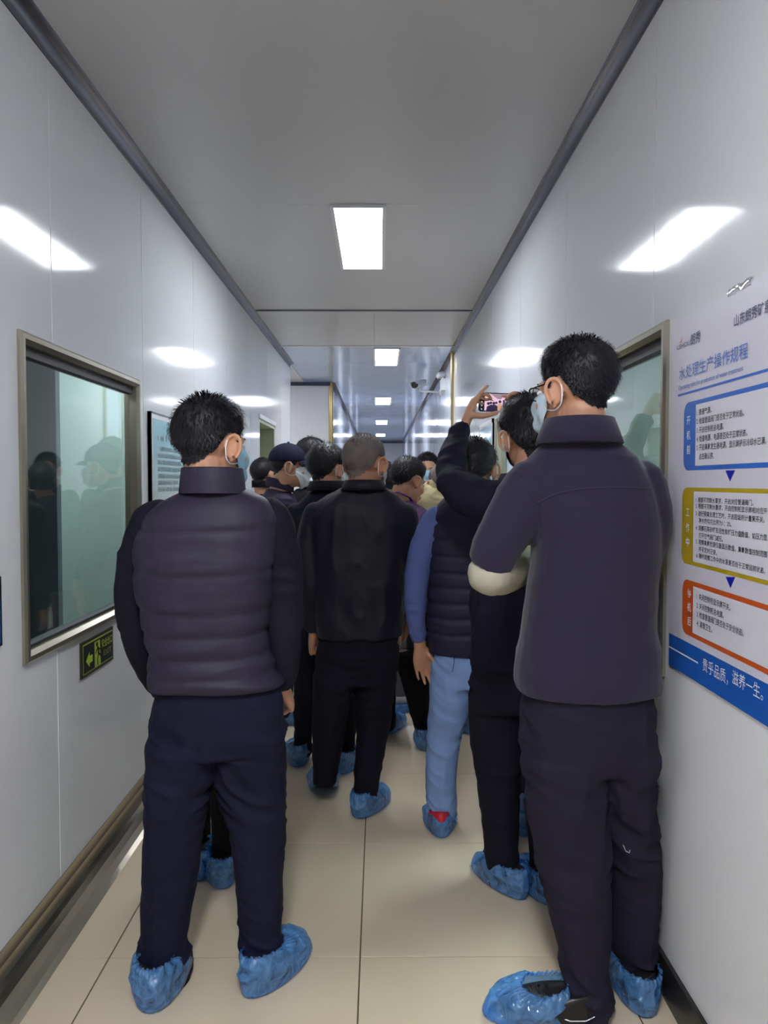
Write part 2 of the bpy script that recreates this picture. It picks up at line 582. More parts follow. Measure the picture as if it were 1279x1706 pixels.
# door in the left wall: deep greenish reveal, leaf set back
M_DOOR = mat('pale green door', srgb(176, 182, 156), 0.35)
d = tag(link('door_1', None, None, (XL, 7.6, 0)), kind='structure')
part(MB().box((XL - 0.30, 7.17, 0.0), (XL - 0.26, 8.18, 2.0)), 'door_leaf', M_DOOR, d)
part(MB().box((XL - 0.30, 8.16, 0.0), (XL - 0.002, 8.19, 2.02)).box((XL - 0.30, 7.16, 0.0), (XL - 0.002, 7.19, 2.02)).box((XL - 0.30, 7.16, 1.99), (XL - 0.002, 8.19, 2.02)), 'door_jamb', M_DOOR, d)
part(MB().box((XL - 0.002, 7.12, 2.02), (XL + 0.012, 8.23, 2.06)), 'door_head_trim', M_WHITE, d)
part(MB().tube([(XL - 0.26, 8.06, 1.0), (XL - 0.21, 8.06, 1.0), (XL - 0.21, 7.94, 1.0)], 0.01, 8), 'door_handle', M_STEEL, d)

# ceiling lamps
def ceiling_lamp(x, y0, label, w=0.25, l=1.17, m=None):
    r = thing('ceiling_light', (x, y0 + l / 2, ZC), label, 'ceiling light', 'flush ceiling light panels of the corridor')
    fr = 0.02
    a, b = x - w / 2, x + w / 2
    z0, z1 = ZC - 0.012, ZC
    mb = MB()
    mb.box((a - fr, y0 - fr, z0), (b + fr, y0, z1)).box((a - fr, y0 + l, z0), (b + fr, y0 + l + fr, z1)).box((a - fr, y0, z0), (a, y0 + l, z1)).box((b, y0, z0), (b + fr, y0 + l, z1))
    part(mb, 'frame', M_LAMPFRAME, r)
    part(MB().box((a, y0, ZC - 0.009), (b, y0 + l, ZC)), 'diffuser', m or M_LAMP, r)
    return r
ceiling_lamp(-0.11, 4.15, 'nearest bright ceiling light panel, largest in view', m=M_LAMP_1)
ceiling_lamp(0.08, 8.52, 'ceiling light panel just past the white ceiling joint, second from the front', m=M_LAMP_2)
ceiling_lamp(0.062, 13.4, 'third ceiling light panel from the front, in the far corridor')
ceiling_lamp(0.05, 18.35, 'fourth ceiling light panel from the front, in the far corridor')
ceiling_lamp(0.03, 23.5, 'farthest small ceiling light panel near the end wall')
ceiling_lamp(-0.11, -0.75, 'ceiling light panel behind the photographer', m=M_LAMP_B)
M_LAMP_ROOM = mat('room lamp diffuser', (0.9, 0.9, 0.9, 1), 0.5, emit=LAMP_COL + (1,), estr=6.0)
M_LAMP_ROOM_R = mat('bright room lamp diffuser', (0.9, 0.9, 0.9, 1), 0.5, emit=LAMP_COL + (1,), estr=24.0)
ceiling_lamp(-1.95, 5.0, 'ceiling light panel inside the room behind the left window', m=M_LAMP_ROOM)
ceiling_lamp(1.5, 3.0, 'ceiling light panel inside the room behind the right window', m=M_LAMP_ROOM_R)
ceiling_lamp(-2.6, 10.0, 'ceiling light panel in the side passage', m=M_LAMP_ROOM)

# security camera and emergency lamp on the right wall
r = thing('security_camera', (XR, 10.5, 2.55), 'white bullet security camera on an arm high on the right wall', 'security camera')
p0, p1 = Vector((XR, 10.5, 2.63)), Vector((0.53, 10.45, 2.64))
part(MB().tube([p0, (0.7, 10.48, 2.63), p1, p1 + Vector((0, 0, 0.05))], 0.013, 10), 'arm', M_WHITE, r, True)
part(MB().tube([(XR - 0.0, 10.5, 2.63), (XR - 0.02, 10.5, 2.63)], 0.04, 16, False), 'mount_plate', M_WHITE, r)
c0, c1 = Vector((0.58, 10.5, 2.75)), Vector((0.46, 10.3, 2.70))
dd = (c1 - c0).normalized()
part(MB().tube([c0, c1], 0.042, 16, False), 'housing', M_WHITE, r)
part(MB().tube([c1, c1 + dd * 0.03], 0.043, 16, False), 'lens_hood', M_BLACK, r)
sh = MB()
s_ = dd.cross(Vector((0, 0, 1))).normalized()
u_ = s_.cross(dd)
sh.loft([[c0 - dd * 0.02 + s_ * (0.05 * math.cos(a)) + u_ * (0.05 * math.sin(a)) for a in [math.radians(t) for t in range(20, 161, 20)]],
         [c1 + dd * 0.05 + s_ * (0.05 * math.cos(a)) + u_ * (0.05 * math.sin(a)) for a in [math.radians(t) for t in range(20, 161, 20)]]], False, closed=False)
part(sh, 'sun_shield', M_WHITE, r)
r = thing('emergency_light', (XR, 9.9, 2.6), 'small white emergency lamp high on the right wall beside the gold post', 'emergency light')
part(MB().box((XR - 0.05, 9.8, 2.58), (XR, 10.05, 2.72)), 'case', M_WHITE, r)
for yy in (9.85, 10.0):
    part(MB().tube([(XR - 0.03, yy, 2.72), (XR - 0.03, yy, 2.75)], 0.012, 8), 'neck', M_WHITE, r)
    part(MB().tube([(XR - 0.02, yy, 2.78), (XR - 0.07, yy - 0.02, 2.77)], 0.034, 12), 'lamp_head', M_WHITE, r, True)

# ------------------------------------------------------------------ signs and lettering
def text_data(body, bold=0.0):
    c = bpy.data.curves.new('lettering', 'FONT')
    c.body = body
    c.size = 1.0
    c.resolution_u = 2
    c.fill_mode = 'FRONT'
    c.offset = bold
    o = bpy.data.objects.new('lettering', c)
    COL.objects.link(o)
    bpy.context.view_layer.update()
    dg = bpy.context.evaluated_depsgraph_get()
    me = bpy.data.meshes.new_from_object(o.evaluated_get(dg))
    vs = [tuple(v.co) for v in me.vertices]
    fs = [tuple(p.vertices) for p in me.polygons]
    bpy.data.objects.remove(o)
    bpy.data.curves.remove(c)
    bpy.data.meshes.remove(me)
    return vs, fs

def wall_text(body, X, ya, yb, z, h, m, parent, bold=0.0, shear=0.0):
    """lettering on a wall plane x = X from y=ya (start) to y=yb (end), baseline z, em height h"""
    vs, fs = text_data(body, bold)
    if not vs:
        return None
    x0 = min(v[0] for v in vs)
    x1 = max(v[0] for v in vs)
    mb = MB().add([(X, ya + (yb - ya) * (v[0] - x0) / (x1 - x0), z + (v[1] + shear * v[0]) * h) for v in vs], fs)
    return part(mb, 'lettering', m, parent, fix=False)

def wall_poly(pts, X, m, parent, name):
    mb = MB().add([(X, p[0], p[1]) for p in pts], [tuple(range(len(pts)))])
    return part(mb, name, m, parent, fix=False)

def rrect(y0, y1, z0, z1, r, n=5, only_first=False):
    """rounded rectangle, y0 is the reading-left side"""
    s = 1 if y1 > y0 else -1
    pts = []
    for (cy_, cz, a0) in ((y0 + s * r, z0 + r, 180), (y1 - s * r, z0 + r, 270), (y1 - s * r, z1 - r, 0), (y0 + s * r, z1 - r, 90)):
        for k in range(n + 1):
            a = math.radians(a0 + 90 * k / n)
            pts.append((cy_ + s * r * math.cos(a), cz + r * math.sin(a)))
    return pts

def ink(name, rgb, rough=0.4):
    return mat(name, srgb(*rgb), rough)
I_WHITE = ink('poster white', (206, 202, 214), 0.35)
I_BOX = ink('poster inner white', (214, 212, 220), 0.35)
I_BLUE = ink('print blue', (44, 100, 190))
I_BAND = ink('print band blue', (26, 88, 176))
I_TITLE = ink('print title blue', (70, 112, 190))
I_NAVY = ink('print navy', (40, 36, 96))
I_TEXT = ink('print dark grey', (52, 52, 66))
I_YEL = ink('print mustard', (176, 152, 30))
I_ORG = ink('print orange', (196, 84, 28))
I_RED = ink('print red', (210, 40, 50))
I_TRI = ink('print deep blue', (10, 30, 160))
I_PAPER = ink('print white', (225, 228, 235))

XP = XR - 0.005
PO = thing('poster', (XR, 2.21, 0.93), 'large white poster with blue, mustard and orange boxes of Chinese operating rules', 'poster')
def rp(px, py, X=XP):
    p = on_x(px, py, X)
    return (p.y, p.z)
y_l = rp(1118, 800)[0]
z_top, z_bot = rp(1118, 541)[1], rp(1118, 1109.5)[1]
Y_PR = 0.86
part(MB().box((XP, Y_PR, z_bot), (XR - 0.001, y_l, z_top)), 'sheet', I_WHITE, PO)
L1, L2, L3, L4 = XP - 0.0006, XP - 0.0012, XP - 0.0018, XP - 0.0024
wall_poly([(y_l, z_bot), (Y_PR, z_bot), (Y_PR, rp(1118, 1056)[1]), (y_l, rp(1118, 1056)[1])], L1, I_BAND, PO, 'band')
a, b = rp(1118, 1080), rp(1163.3, 1103.2)
zz = (a[1] + b[1]) / 2
wall_poly([(y_l, zz - 0.002), (b[0], zz - 0.002), (b[0], zz + 0.002), (y_l, zz + 0.002)], L2, I_PAPER, PO, 'band_line')
a, b = rp(1129.4, 660.4), rp(1279, 614.7)
zz = (a[1] + b[1]) / 2
wall_poly([(a[0], zz - 0.003), (1.02, zz - 0.003), (1.02, zz + 0.003), (a[0], zz + 0.003)], L1, I_BLUE, PO, 'title_rule')
def boxed(xl, xi, yt, yb, ti, m, name):
    ya = rp(xl, 800)[0]
    z0, z1 = rp(xl + 2.5, yb)[1], rp(xl + 2.5, yt)[1]
    wall_poly(rrect(ya, 0.95, z0, z1, 0.03), L1, m, PO, name)
    yi = rp(xi, 800)[0]
    wall_poly([(yi, z0 + ti), (0.965, z0 + ti), (0.965, z1 - ti), (yi, z1 - ti)], L2, I_BOX, PO, name + '_field')
boxed(1138, 1158, 672, 784, 0.011, I_BLUE, 'blue_box')
boxed(1137, 1156.5, 812, 938, 0.010, I_YEL, 'mustard_box')
boxed(1139.5, 1157.7, 964.6, 1056, 0.012, I_ORG, 'orange_box')
for tri in (((1208.4, 784), (1224.8, 783.5), (1216, 802)), ((1208.9, 961), (1224.9, 961.5), (1216.8, 980))):
    q = [rp(*t) for t in tri]
    wall_poly([q[0], q[1], q[2]], L1, I_TRI, PO, 'arrow')
def ptext(body, a, b, h, m, X=None, bold=0.0, end=None, shear=0.0):
    A, B = rp(*a), rp(*b)
    wall_text(body, X or L3, A[0], B[0], (A[1] + B[1]) / 2, h, m, PO, bold, shear)
ptext('LSHOU', (1128.7, 583), (1150.5, 574), 0.0165, I_NAVY, bold=0.006)
a = rp(1133, 570)
wall_poly([(a[0], a[1] - 0.004), (a[0] - 0.022, a[1] + 0.012), (a[0] - 0.012, a[1] - 0.002)], L3, I_RED, PO, 'logo_swoosh')
ptext('朗秀', (1151, 573.5), (1167.5, 568), 0.031, I_NAVY, bold=0.01)
ptext('山东朗秀矿泉', (1223.6, 541), (1285, 519), 0.029, I_NAVY, bold=0.012)
ptext('水处理生产操作规程', (1132, 632), (1246.5, 593.6), 0.037, I_TITLE, bold=0.004)
ptext('Operating rules for production of water treatment', (1131, 650), (1238.9, 617), 0.0165, I_TITLE, bold=0.01)
def vtext(chars, px, pys, h):
    for ch, py in zip(chars, pys):
        A = rp(px, py)
        wall_text(ch, L3, A[0] + h * 0.48, A[0] - h * 0.48, A[1] - h * 0.38, h, I_PAPER, PO, 0.012)
vtext('开机前', 1147.6, (700, 725, 749), 0.025)
vtext('工作中', 1146.2, (853, 879, 903), 0.026)
vtext('停机后', 1148.8, (988, 1011.5, 1035), 0.025)
TB = 0.010
TH = 0.0185
for body, a, b in (
        ('1. 接通气源。', (1161, 691.5), (1186, 687)),
        ('2. 检查管道阀门是否处于正常状态。', (1161, 706.5), (1240, 692)),
        ('3. 开启控制柜总电源。', (1161, 721), (1206.5, 715)),
        ('4. 检查电源，电源是否处于正常状态。', (1161, 736), (1246, 725)),
        ('5. 开启臭氧发生器电源，显示屏提示冷却水已满，', (1161, 751), (1277.6, 738)),
        ('点击确认键。', (1165, 765.5), (1190, 763)),
        ('1. 根据不同制水要求，开启对应管道阀门。', (1159.7, 837.5), (1256, 840)),
        ('2. 根据不同制水要求，开启控制柜显示屏相对应开', (1159.7, 847.8), (1279, 854)),
        ('3. 进行预臭处理工艺时，开启阻垢剂计量泵开关。', (1159.7, 860), (1274.6, 868.5)),
        ('净水的勾兑比例为1：20。', (1164.6, 871), (1219.2, 876.5)),
        ('4. 观察石英砂罐及活性炭罐压力值数值，如压力显', (1159.7, 884.5), (1279, 897.5)),
        ('打开空气阀门减压。', (1164.6, 896.2), (1205, 901)),
        ('5. 观察臭氧检测仪器显示数值，臭氧数值控制范围', (1160, 907.2), (1279, 926)),
        ('并不定时记录。', (1164.6, 919), (1195.3, 924)),
        ('6. 随时观察工作中的水泵是否处于正常运转状态。', (1160.6, 931), (1275.8, 952.4)),
        ('1. 关闭控制柜显示屏开关。', (1160.9, 998), (1217.5, 1015.8)),
        ('2. 关闭控制柜总电源。', (1160.9, 1013.6), (1206.4, 1028.5)),
        ('3. 检查管道阀门是否处于安全状态。', (1161.4, 1029), (1239.6, 1057)),
        ('4. 清理卫生。', (1161.4, 1043), (1187.2, 1052.5))):
    ptext(body, a, b, 0.0142 if 820 < a[1] < 940 else 0.0172, I_TEXT, bold=TB)
ptext('贵乎品质，', (1171.2, 1118.5), (1213.5, 1135.5), 0.036, I_PAPER, L3)
ptext('滋养一生。', (1220.5, 1139), (1272, 1164), 0.036, I_PAPER, L3)
M_TAPE = thin_glass('clear tape', (0.97, 0.97, 0.97, 1), 0.25)
A, B = rp(1212, 492), rp(1252, 470)
tp = MB()
random.seed(3)
n = 12
rows = []
for k in range(n + 1):
    yy = A[0] + (B[0] - A[0]) * k / n
    rows.append([(XR - 0.004 - random.uniform(0, 0.003), yy, z_top - 0.010 + 0.004 * random.random()), (XR - 0.005 - random.uniform(0, 0.004), yy, z_top), (XR - 0.0012 - random.uniform(0, 0.002), yy, z_top + 0.012 + random.uniform(-0.005, 0.004))])
tp.loft(rows, False, closed=False)
part(tp, 'tape', M_TAPE, PO, True, fix=False)

# evacuation sign below the left window
def lp(px, py, X):
    p = on_x(px, py, X)
    return (p.y, p.z)
M_SIGN = mat('dark sign face', srgb(18, 26, 34), 0.5)
M_SIGNRIM = mat('sign rim', srgb(46, 44, 36), 0.4)
I_LIME = mat('luminescent lime', srgb(178, 200, 66), 0.45)
I_LIME2 = mat('dull lime lettering', srgb(150, 158, 92), 0.45)
XS = XL + 0.006
sy0, sy1 = lp(135.5, 1100, XS)[0], lp(188.5, 1070, XS)[0]
sz1, sz0 = (lp(135.5, 1072, XS)[1] + lp(188.5, 1043, XS)[1]) / 2, (lp(135.5, 1132.5, XS)[1] + lp(188.5, 1098, XS)[1]) / 2
SG = thing('exit_sign', (XL, (sy0 + sy1) / 2, sz0), 'dark green EXIT sign with lime running man and arrow under the left window', 'exit sign')
part(MB().box((XL, sy0, sz0), (XS, sy1, sz1)), 'sign_plate', M_SIGNRIM, SG)
W_, H_ = sy1 - sy0, sz1 - sz0
def su(u, v):
    return (sy0 + u * W_, sz0 + v * H_)
def sq(u0, u1, v0, v1):
    return [su(u0, v0), su(u1, v0), su(u1, v1), su(u0, v1)]
wall_poly(sq(0.03, 0.97, 0.08, 0.92), XS + 0.0012, I_LIME, SG, 'border')
wall_poly(sq(0.045, 0.955, 0.115, 0.885), XS + 0.0024, M_SIGN, SG, 'sign_face')
wall_poly([su(0.10, 0.44), su(0.21, 0.66), su(0.21, 0.54), su(0.30, 0.54), su(0.30, 0.34), su(0.21, 0.34), su(0.21, 0.22)], XS + 0.0036, I_LIME, SG, 'arrow')
wall_poly([su(0.36, 0.115), su(0.55, 0.115), su(0.53, 0.84), su(0.36, 0.84)], XS + 0.0036, I_LIME, SG, 'doorway')
fig = MB()
def disc(cu, cv, r, n=14):
    return [su(cu + r * math.cos(2 * math.pi * k / n), cv + r * 2.4 * math.sin(2 * math.pi * k / n)) for k in range(n)]
def limb(pts, w):
    out = []
    L = [Vector((p[0], p[1] / 2.4)) for p in pts]
    left, right = [], []
    for i, p in enumerate(L):
        d_ = (L[min(i + 1, len(L) - 1)] - L[max(i - 1, 0)]).normalized()
        nrm = Vector((-d_.y, d_.x)) * w
        left.append(p + nrm)
        right.append(p - nrm)
    return [su(p.x, p.y * 2.4) for p in left + right[::-1]]
for poly in (disc(0.43, 0.75, 0.03), limb([(0.45, 0.68), (0.47, 0.58), (0.475, 0.45)], 0.022), limb([(0.46, 0.64), (0.41, 0.58), (0.37, 0.50)], 0.010),
             limb([(0.47, 0.63), (0.53, 0.56), (0.58, 0.60)], 0.010), limb([(0.475, 0.46), (0.44, 0.34), (0.45, 0.14)], 0.013), limb([(0.48, 0.46), (0.53, 0.40), (0.56, 0.30), (0.60, 0.28)], 0.013)):
    fig.add([(XS + 0.0048, p[0], p[1]) for p in poly], [tuple(range(len(poly)))])
part(fig, 'running_figure', M_SIGN, SG, fix=False)
a, b = su(0.58, 0.58), su(0.93, 0.58)
wall_text('安全出口', XS + 0.0042, a[0], b[0], a[1], H_ * 0.27, I_LIME, SG, 0.008)
a, b = su(0.64, 0.30), su(0.90, 0.30)
wall_text('EXIT', XS + 0.0042, a[0], b[0], a[1], H_ * 0.23, I_LIME2, SG, 0.008)

# notice board on the left wall behind the man in the padded jacket
XB = XL + 0.018
M_AQUA = MatB('aqua printed sheet')
_c = M_AQUA.n('ShaderNodeTexCoord').outputs['Object']
_s = M_AQUA.n('ShaderNodeSeparateXYZ')
M_AQUA.l(_c, _s.inputs[0])
_mr = M_AQUA.n('ShaderNodeMapRange')
_mr.inputs['From Min'].default_value = 0.35
_mr.inputs['From Max'].default_value = 0.75
M_AQUA.l(_s.outputs['Z'], _mr.inputs['Value'])
_mx = M_AQUA.n('ShaderNodeMix', data_type='RGBA')
_mx.inputs['A'].default_value = srgb(205, 212, 198)
_mx.inputs['B'].default_value = srgb(140, 196, 206)
M_AQUA.l(_mr.outputs[0], _mx.inputs['Factor'])
M_AQUA.l(_mx.outputs['Result'], M_AQUA.b.inputs['Base Color'])
M_AQUA.b.inputs['Roughness'].default_value = 0.15
M_AQUA = M_AQUA.m
M_BFRAME = mat('dark board edge', srgb(70, 72, 78), 0.3, metal=0.5)
by0, by1 = lp(252, 700, XB)[0], lp(306.5, 770, XB)[0]
bz1 = lp(253, 685, XB)[1]
bz0 = bz1 - 0.86
NB = thing('notice_board', (XL, (by0 + by1) / 2, bz0), 'aqua framed notice board with lines of small text on the left wall', 'notice board')
part(MB().box((XL, by0, bz0), (XB - 0.002, by1, bz1)), 'backing', M_WHITE, NB)
for bb in (((by0, bz0), (by0 + 0.008, bz1)), ((by1 - 0.008, bz0), (by1, bz1)), ((by0, bz0), (by1, bz0 + 0.008)), ((by0, bz1 - 0.008), (by1, bz1))):
    part(MB().box((XL, bb[0][0], bb[0][1]), (XB, bb[1][0], bb[1][1])), 'frame_bar', M_BFRAME, NB)
wall_poly([(by0 + 0.03, bz0 + 0.03), (by1 - 0.02, bz0 + 0.03), (by1 - 0.02, bz1 - 0.03), (by0 + 0.03, bz1 - 0.03)], XB - 0.0012, M_AQUA, NB, 'sheet')
I_GREY = ink('faded print', (82, 108, 112))
random.seed(8)
def scribble(y0, y1, z, h, parent, X):
    """a line of print too small to read: rows of tiny strokes"""
    mb = MB()
    yy = y0
    while yy < y1:
        if random.random() < 0.1:
            yy += h * 0.7
        w = h * random.uniform(0.75, 0.9)
        for k in range(random.randint(2, 3)):
            zz = z + h * (0.1 + 0.33 * k)
            mb.add([(X, yy, zz), (X, yy + w, zz), (X, yy + w, zz + h * 0.13), (X, yy, zz + h * 0.13)], [(0, 1, 2, 3)])
        for k in range(random.randint(1, 3)):
            q = yy + w * random.uniform(0.05, 0.85)
            mb.add([(X, q, z), (X, q + h * 0.12, z), (X, q + h * 0.12, z + h), (X, q, z + h)], [(0, 1, 2, 3)])
        yy += h * 1.1
    tag(part(mb, 'print_line', I_GREY, parent, fix=False), kind='stuff')
for (pa, pb, hh) in (((262, 733), (276, 736), 0.032), ((266, 751), (303, 756), 0.022), ((263, 762), (304, 767), 0.022), ((263.5, 773.5), (302, 777), 0.022), ((263.5, 785), (303, 787), 0.022), ((264, 796.5), (301, 797.5), 0.022), ((264, 808), (302, 808), 0.022), ((264, 819), (302, 818), 0.022), ((290, 714), (304, 718), 0.034)):
    A, B = lp(pa[0], pa[1], XB), lp(pb[0], pb[1], XB)
    scribble(A[0], B[0], (A[1] + B[1]) / 2, hh, NB, XB - 0.0005)

# aqua board further on, on the right wall
XQ = XR - 0.016
a, b = on_x(797, 712, XQ), on_x(819.5, 696, XQ)
AQ = thing('notice_board', (XR, (a.y + b.y) / 2, 1.05), 'small aqua framed notice board on the right wall behind the raised arm', 'notice board')
part(MB().box((XQ + 0.003, b.y, 1.05), (XR, a.y, 1.90)), 'backing', M_WHITE, AQ)
M_AQUA2 = mat('aqua sheet', srgb(96, 166, 186), 0.12)
wall_poly([(a.y - 0.05, 1.10), (b.y + 0.05, 1.10), (b.y + 0.05, 1.86), (a.y - 0.05, 1.86)], XQ + 0.002, M_AQUA2, AQ, 'sheet')
for (u0, v0, u1, v1) in ((a.y - 0.03, 1.05, a.y, 1.9), (b.y, 1.05, b.y + 0.03, 1.9), (b.y, 1.87, a.y, 1.9), (b.y, 1.05, a.y, 1.08)):
    part(MB().box((XQ, u0, v0), (XR, u1, v1)), 'frame_bar', M_WHITE, AQ)
# sliver of a blue notice at the left border
p = lp(2, 960, XL + 0.008)
q = lp(2, 1076, XL + 0.008)
BN = thing('wall_notice', (XL, p[0] - 0.2, q[1]), 'dark edged blue notice on the left wall cut by the left border', 'sign')
part(MB().box((XL, p[0] - 0.40, q[1]), (XL + 0.008, p[0], p[1])), 'sign_plate', M_BLACK, BN)
wall_poly([(p[0] - 0.39, q[1] + 0.008), (p[0] - 0.01, q[1] + 0.008), (p[0] - 0.01, p[1] - 0.05), (p[0] - 0.39, p[1] - 0.05)], XL + 0.0085, I_BLUE, BN, 'blue_field')

# ------------------------------------------------------------------ people: tools
def _hash(i, j, k, s):
    n = (i * 374761393 + j * 668265263 + k * 1440662683 + s * 1274126177) & 0xffffffff
    n = ((n ^ (n >> 13)) * 1274126177) & 0xffffffff
    return ((n ^ (n >> 16)) & 0xffff) / 65535.0

def vnoise(p, seed=0):
    i = np.floor(p).astype(np.int64)
    f = p - i
    f = f * f * (3 - 2 * f)
    r = 0
    for dx in (0, 1):
        for dy in (0, 1):
            for dz in (0, 1):
                w = (f[:, 0] if dx else 1 - f[:, 0]) * (f[:, 1] if dy else 1 - f[:, 1]) * (f[:, 2] if dz else 1 - f[:, 2])
                r = r + w * _hash(i[:, 0] + dx, i[:, 1] + dy, i[:, 2] + dz, seed)
    return r

def fbm(p, seed=0, octs=3):
    a, s, r = 1.0, 0.0, 0
    for o in range(octs):
        r = r + a * (vnoise(p * (2.03 ** o), seed + o * 7) - 0.5)
        s += a
        a *= 0.5
    return r / s * 2

def crease(p, seed=0):
    return 1 - np.abs(2 * vnoise(p, seed) - 1) ** 0.8

def remesh(mb, voxel, it=4, fac=0.5):
    me = mb.mesh('tmp', [], False)
    o = link('tmp', me)
    m = o.modifiers.new('r', 'REMESH')
    m.mode = 'VOXEL'
    m.voxel_size = voxel
    if it:
        s = o.modifiers.new('s', 'SMOOTH')
        s.iterations = it
        s.factor = fac
    bpy.context.view_layer.update()
    dg = bpy.context.evaluated_depsgraph_get()
    out = bpy.data.meshes.new_from_object(o.evaluated_get(dg))
    bpy.data.objects.remove(o)
    bpy.data.meshes.remove(me)
    return out

def displace(me, fn):
    n = len(me.vertices)
    co = np.empty(n * 3)
    no = np.empty(n * 3)
    me.vertices.foreach_get('co', co)
    me.vertices.foreach_get('normal', no)
    co = co.reshape(-1, 3)
    no = no.reshape(-1, 3)
    d = fn(co, no)
    co = co + (no * d[:, None] if d.ndim == 1 else d)
    me.vertices.foreach_set('co', co.ravel())
    me.update()

def finish(me, name, mats, parent, smooth=True):
    me.name = name
    me.materials.clear()
    for m in (mats if isinstance(mats, (list, tuple)) else [mats]):
        me.materials.append(m)
    org = Vector((0, 0, 0))
    p = parent
    while p is not None:
        org += Vector(p.location)
        p = p.parent
    me.transform(Matrix.Translation(-org))
    me.polygons.foreach_set('use_smooth', [smooth] * len(me.polygons))
    return link(name, me, parent)

def sring(cx, cy_, z, rx, ry, ang=0.0, n=28, e=2.4):
    ca, sa = math.cos(ang), math.sin(ang)
    out = []
    for k in range(n):
        a = 2 * math.pi * k / n
        c, s = math.cos(a), math.sin(a)
        x = rx * math.copysign(abs(c) ** (2 / e), c)
        y = ry * math.copysign(abs(s) ** (2 / e), s)
        out.append(Vector((cx + x * ca - y * sa, cy_ + x * sa + y * ca, z)))
    return out

def rpx(L, R, py, Y, ry):
    c = at((L + R) / 2, py, Y)
    return (c.x, c.y, c.z, (R - L) / 2 * Y / F_PX, ry, 0.0)

def rings_px(rows, Y, ry):
    """rows: (L, R, py[, ry[, Y]])"""
    return [rpx(r[0], r[1], r[2], r[4] if len(r) > 4 else Y, r[3] if len(r) > 3 else ry) for r in rows]

def dense(rings, k=3):
    """catmull-rom subdivision of ring parameters"""
    out = []
    n = len(rings)
    for i in range(n - 1):
        p0, p1, p2, p3 = rings[max(i - 1, 0)], rings[i], rings[i + 1], rings[min(i + 2, n - 1)]
        for j in range(k):
            t = j / k
            out.append(tuple(0.5 * (2 * b + (c - a) * t + (2 * a - 5 * b + 4 * c - d_) * t * t + (3 * b - a - 3 * c + d_) * t ** 3) for a, b, c, d_ in zip(p0, p1, p2, p3)))
    out.append(tuple(rings[-1]))
    return out

def loft_rings(mb, rings, scale=1.0, e=2.4):
    mb.loft([sring(r[0], r[1], r[2], r[3] * scale, r[4] * scale, r[5], e=e) for r in rings])
    return mb

def dense_path(pts, k=4):
    return dense([tuple(p) for p in pts], k)

# head, in its own frame: x right, y forward, z up, origin between the ears
SKULL = [((0, -0.012, 0.036), (0.0765, 0.097, 0.084)), ((0, 0.028, -0.028), (0.063, 0.064, 0.088)), ((0, 0.036, -0.070), (0.051, 0.050, 0.042)),
         ((0, -0.035, -0.10), (0.058, 0.056, 0.13))]
NOSE = [((0, 0.096, -0.018), (0.016, 0.020, 0.028)), ((0, 0.070, -0.092), (0.025, 0.022, 0.020))]
HO = np.array((0.0, -0.008, 0.02))

def head_r(d, parts):
    """distance from HO to the outside of the union of ellipsoids along unit directions d"""
    best = np.zeros(len(d))
    for c, r in parts:
        r = np.array(r)
        o = (HO - np.array(c)) / r
        dd_ = d / r
        A = (dd_ ** 2).sum(1)
        B = (dd_ * o).sum(1)
        Cc = (o ** 2).sum() - 1
        disc_ = B * B - A * Cc
        t = np.where(disc_ > 0, (-B + np.sqrt(np.maximum(disc_, 0))) / A, 0)
        best = np.maximum(best, t)
    return best

def head_mb():
    mb = MB()
    for c, r in SKULL[:3] + NOSE:
        mb.ell(c, r, nu=28, nv=20)
    mb.tube([(0, 0.086, 0.012), (0, 0.106, -0.022)], [0.009, 0.013], 12)
    mb.tube([(-0.034, 0.078, 0.027), (0, 0.083, 0.026), (0.034, 0.078, 0.027)], [0.012, 0.014, 0.012], 12)
    for s in (-1, 1):
        mb.ell((s * 0.038, 0.062, -0.026), (0.026, 0.028, 0.026))
        mb.ell((s * 0.011, 0.104, -0.029), (0.009, 0.010, 0.008))
        # ear: plate, rim and lobe, standing off the head
        rot = Matrix.Rotation(s * math.radians(-36), 3, 'Z') @ Matrix.Rotation(math.radians(-8), 3, 'X')
        mb.ell((s * 0.083, -0.014, -0.004), (0.0048, 0.019, 0.030), rot)
        rim = []
        for k in range(11):
            a = math.radians(-50 + 24 * k)
            p = rot @ Vector((s * 0.005, 0.021 * math.cos(a), 0.034 * math.sin(a)))
            rim.append(Vector((s * 0.091, -0.015, -0.003)) + p)
        mb.tube(rim, 0.0058, 8)
        mb.ell((s * 0.080, -0.004, -0.033), (0.006, 0.009, 0.010), rot)
        mb.tube([(s * 0.066, 0.0, -0.004), (s * 0.078, -0.006, -0.004)], [0.016, 0.010], 10)
    mb.tube([(-0.02, 0.098, -0.058), (0, 0.102, -0.057), (0.02, 0.098, -0.058)], [0.006, 0.0075, 0.006], 10)
    mb.tube([(-0.018, 0.096, -0.067), (0, 0.100, -0.068), (0.018, 0.096, -0.067)], [0.006, 0.008, 0.006], 10)
    return mb

HAIRLINE = [(0, 40), (35, 37), (52, 24), (66, -4), (76, -10), (84, 12), (100, 14), (112, -4), (124, -26), (150, -40), (180, -42)]
def hairline(phi, shift):
    a = abs(math.degrees(phi))
    for (x0, y0), (x1, y1) in zip(HAIRLINE[:-1], HAIRLINE[1:]):
        if x0 <= a <= x1:
            t = (a - x0) / (x1 - x0)
            return math.radians(y0 + (y1 - y0) * t + (shift if a > 110 else 0))
    return math.radians(-43)

def dirs(phi, el):
    # phi measured from the front (+y), positive to +x
    return np.array((math.sin(phi) * math.cos(el), math.cos(phi) * math.cos(el), math.sin(el)))

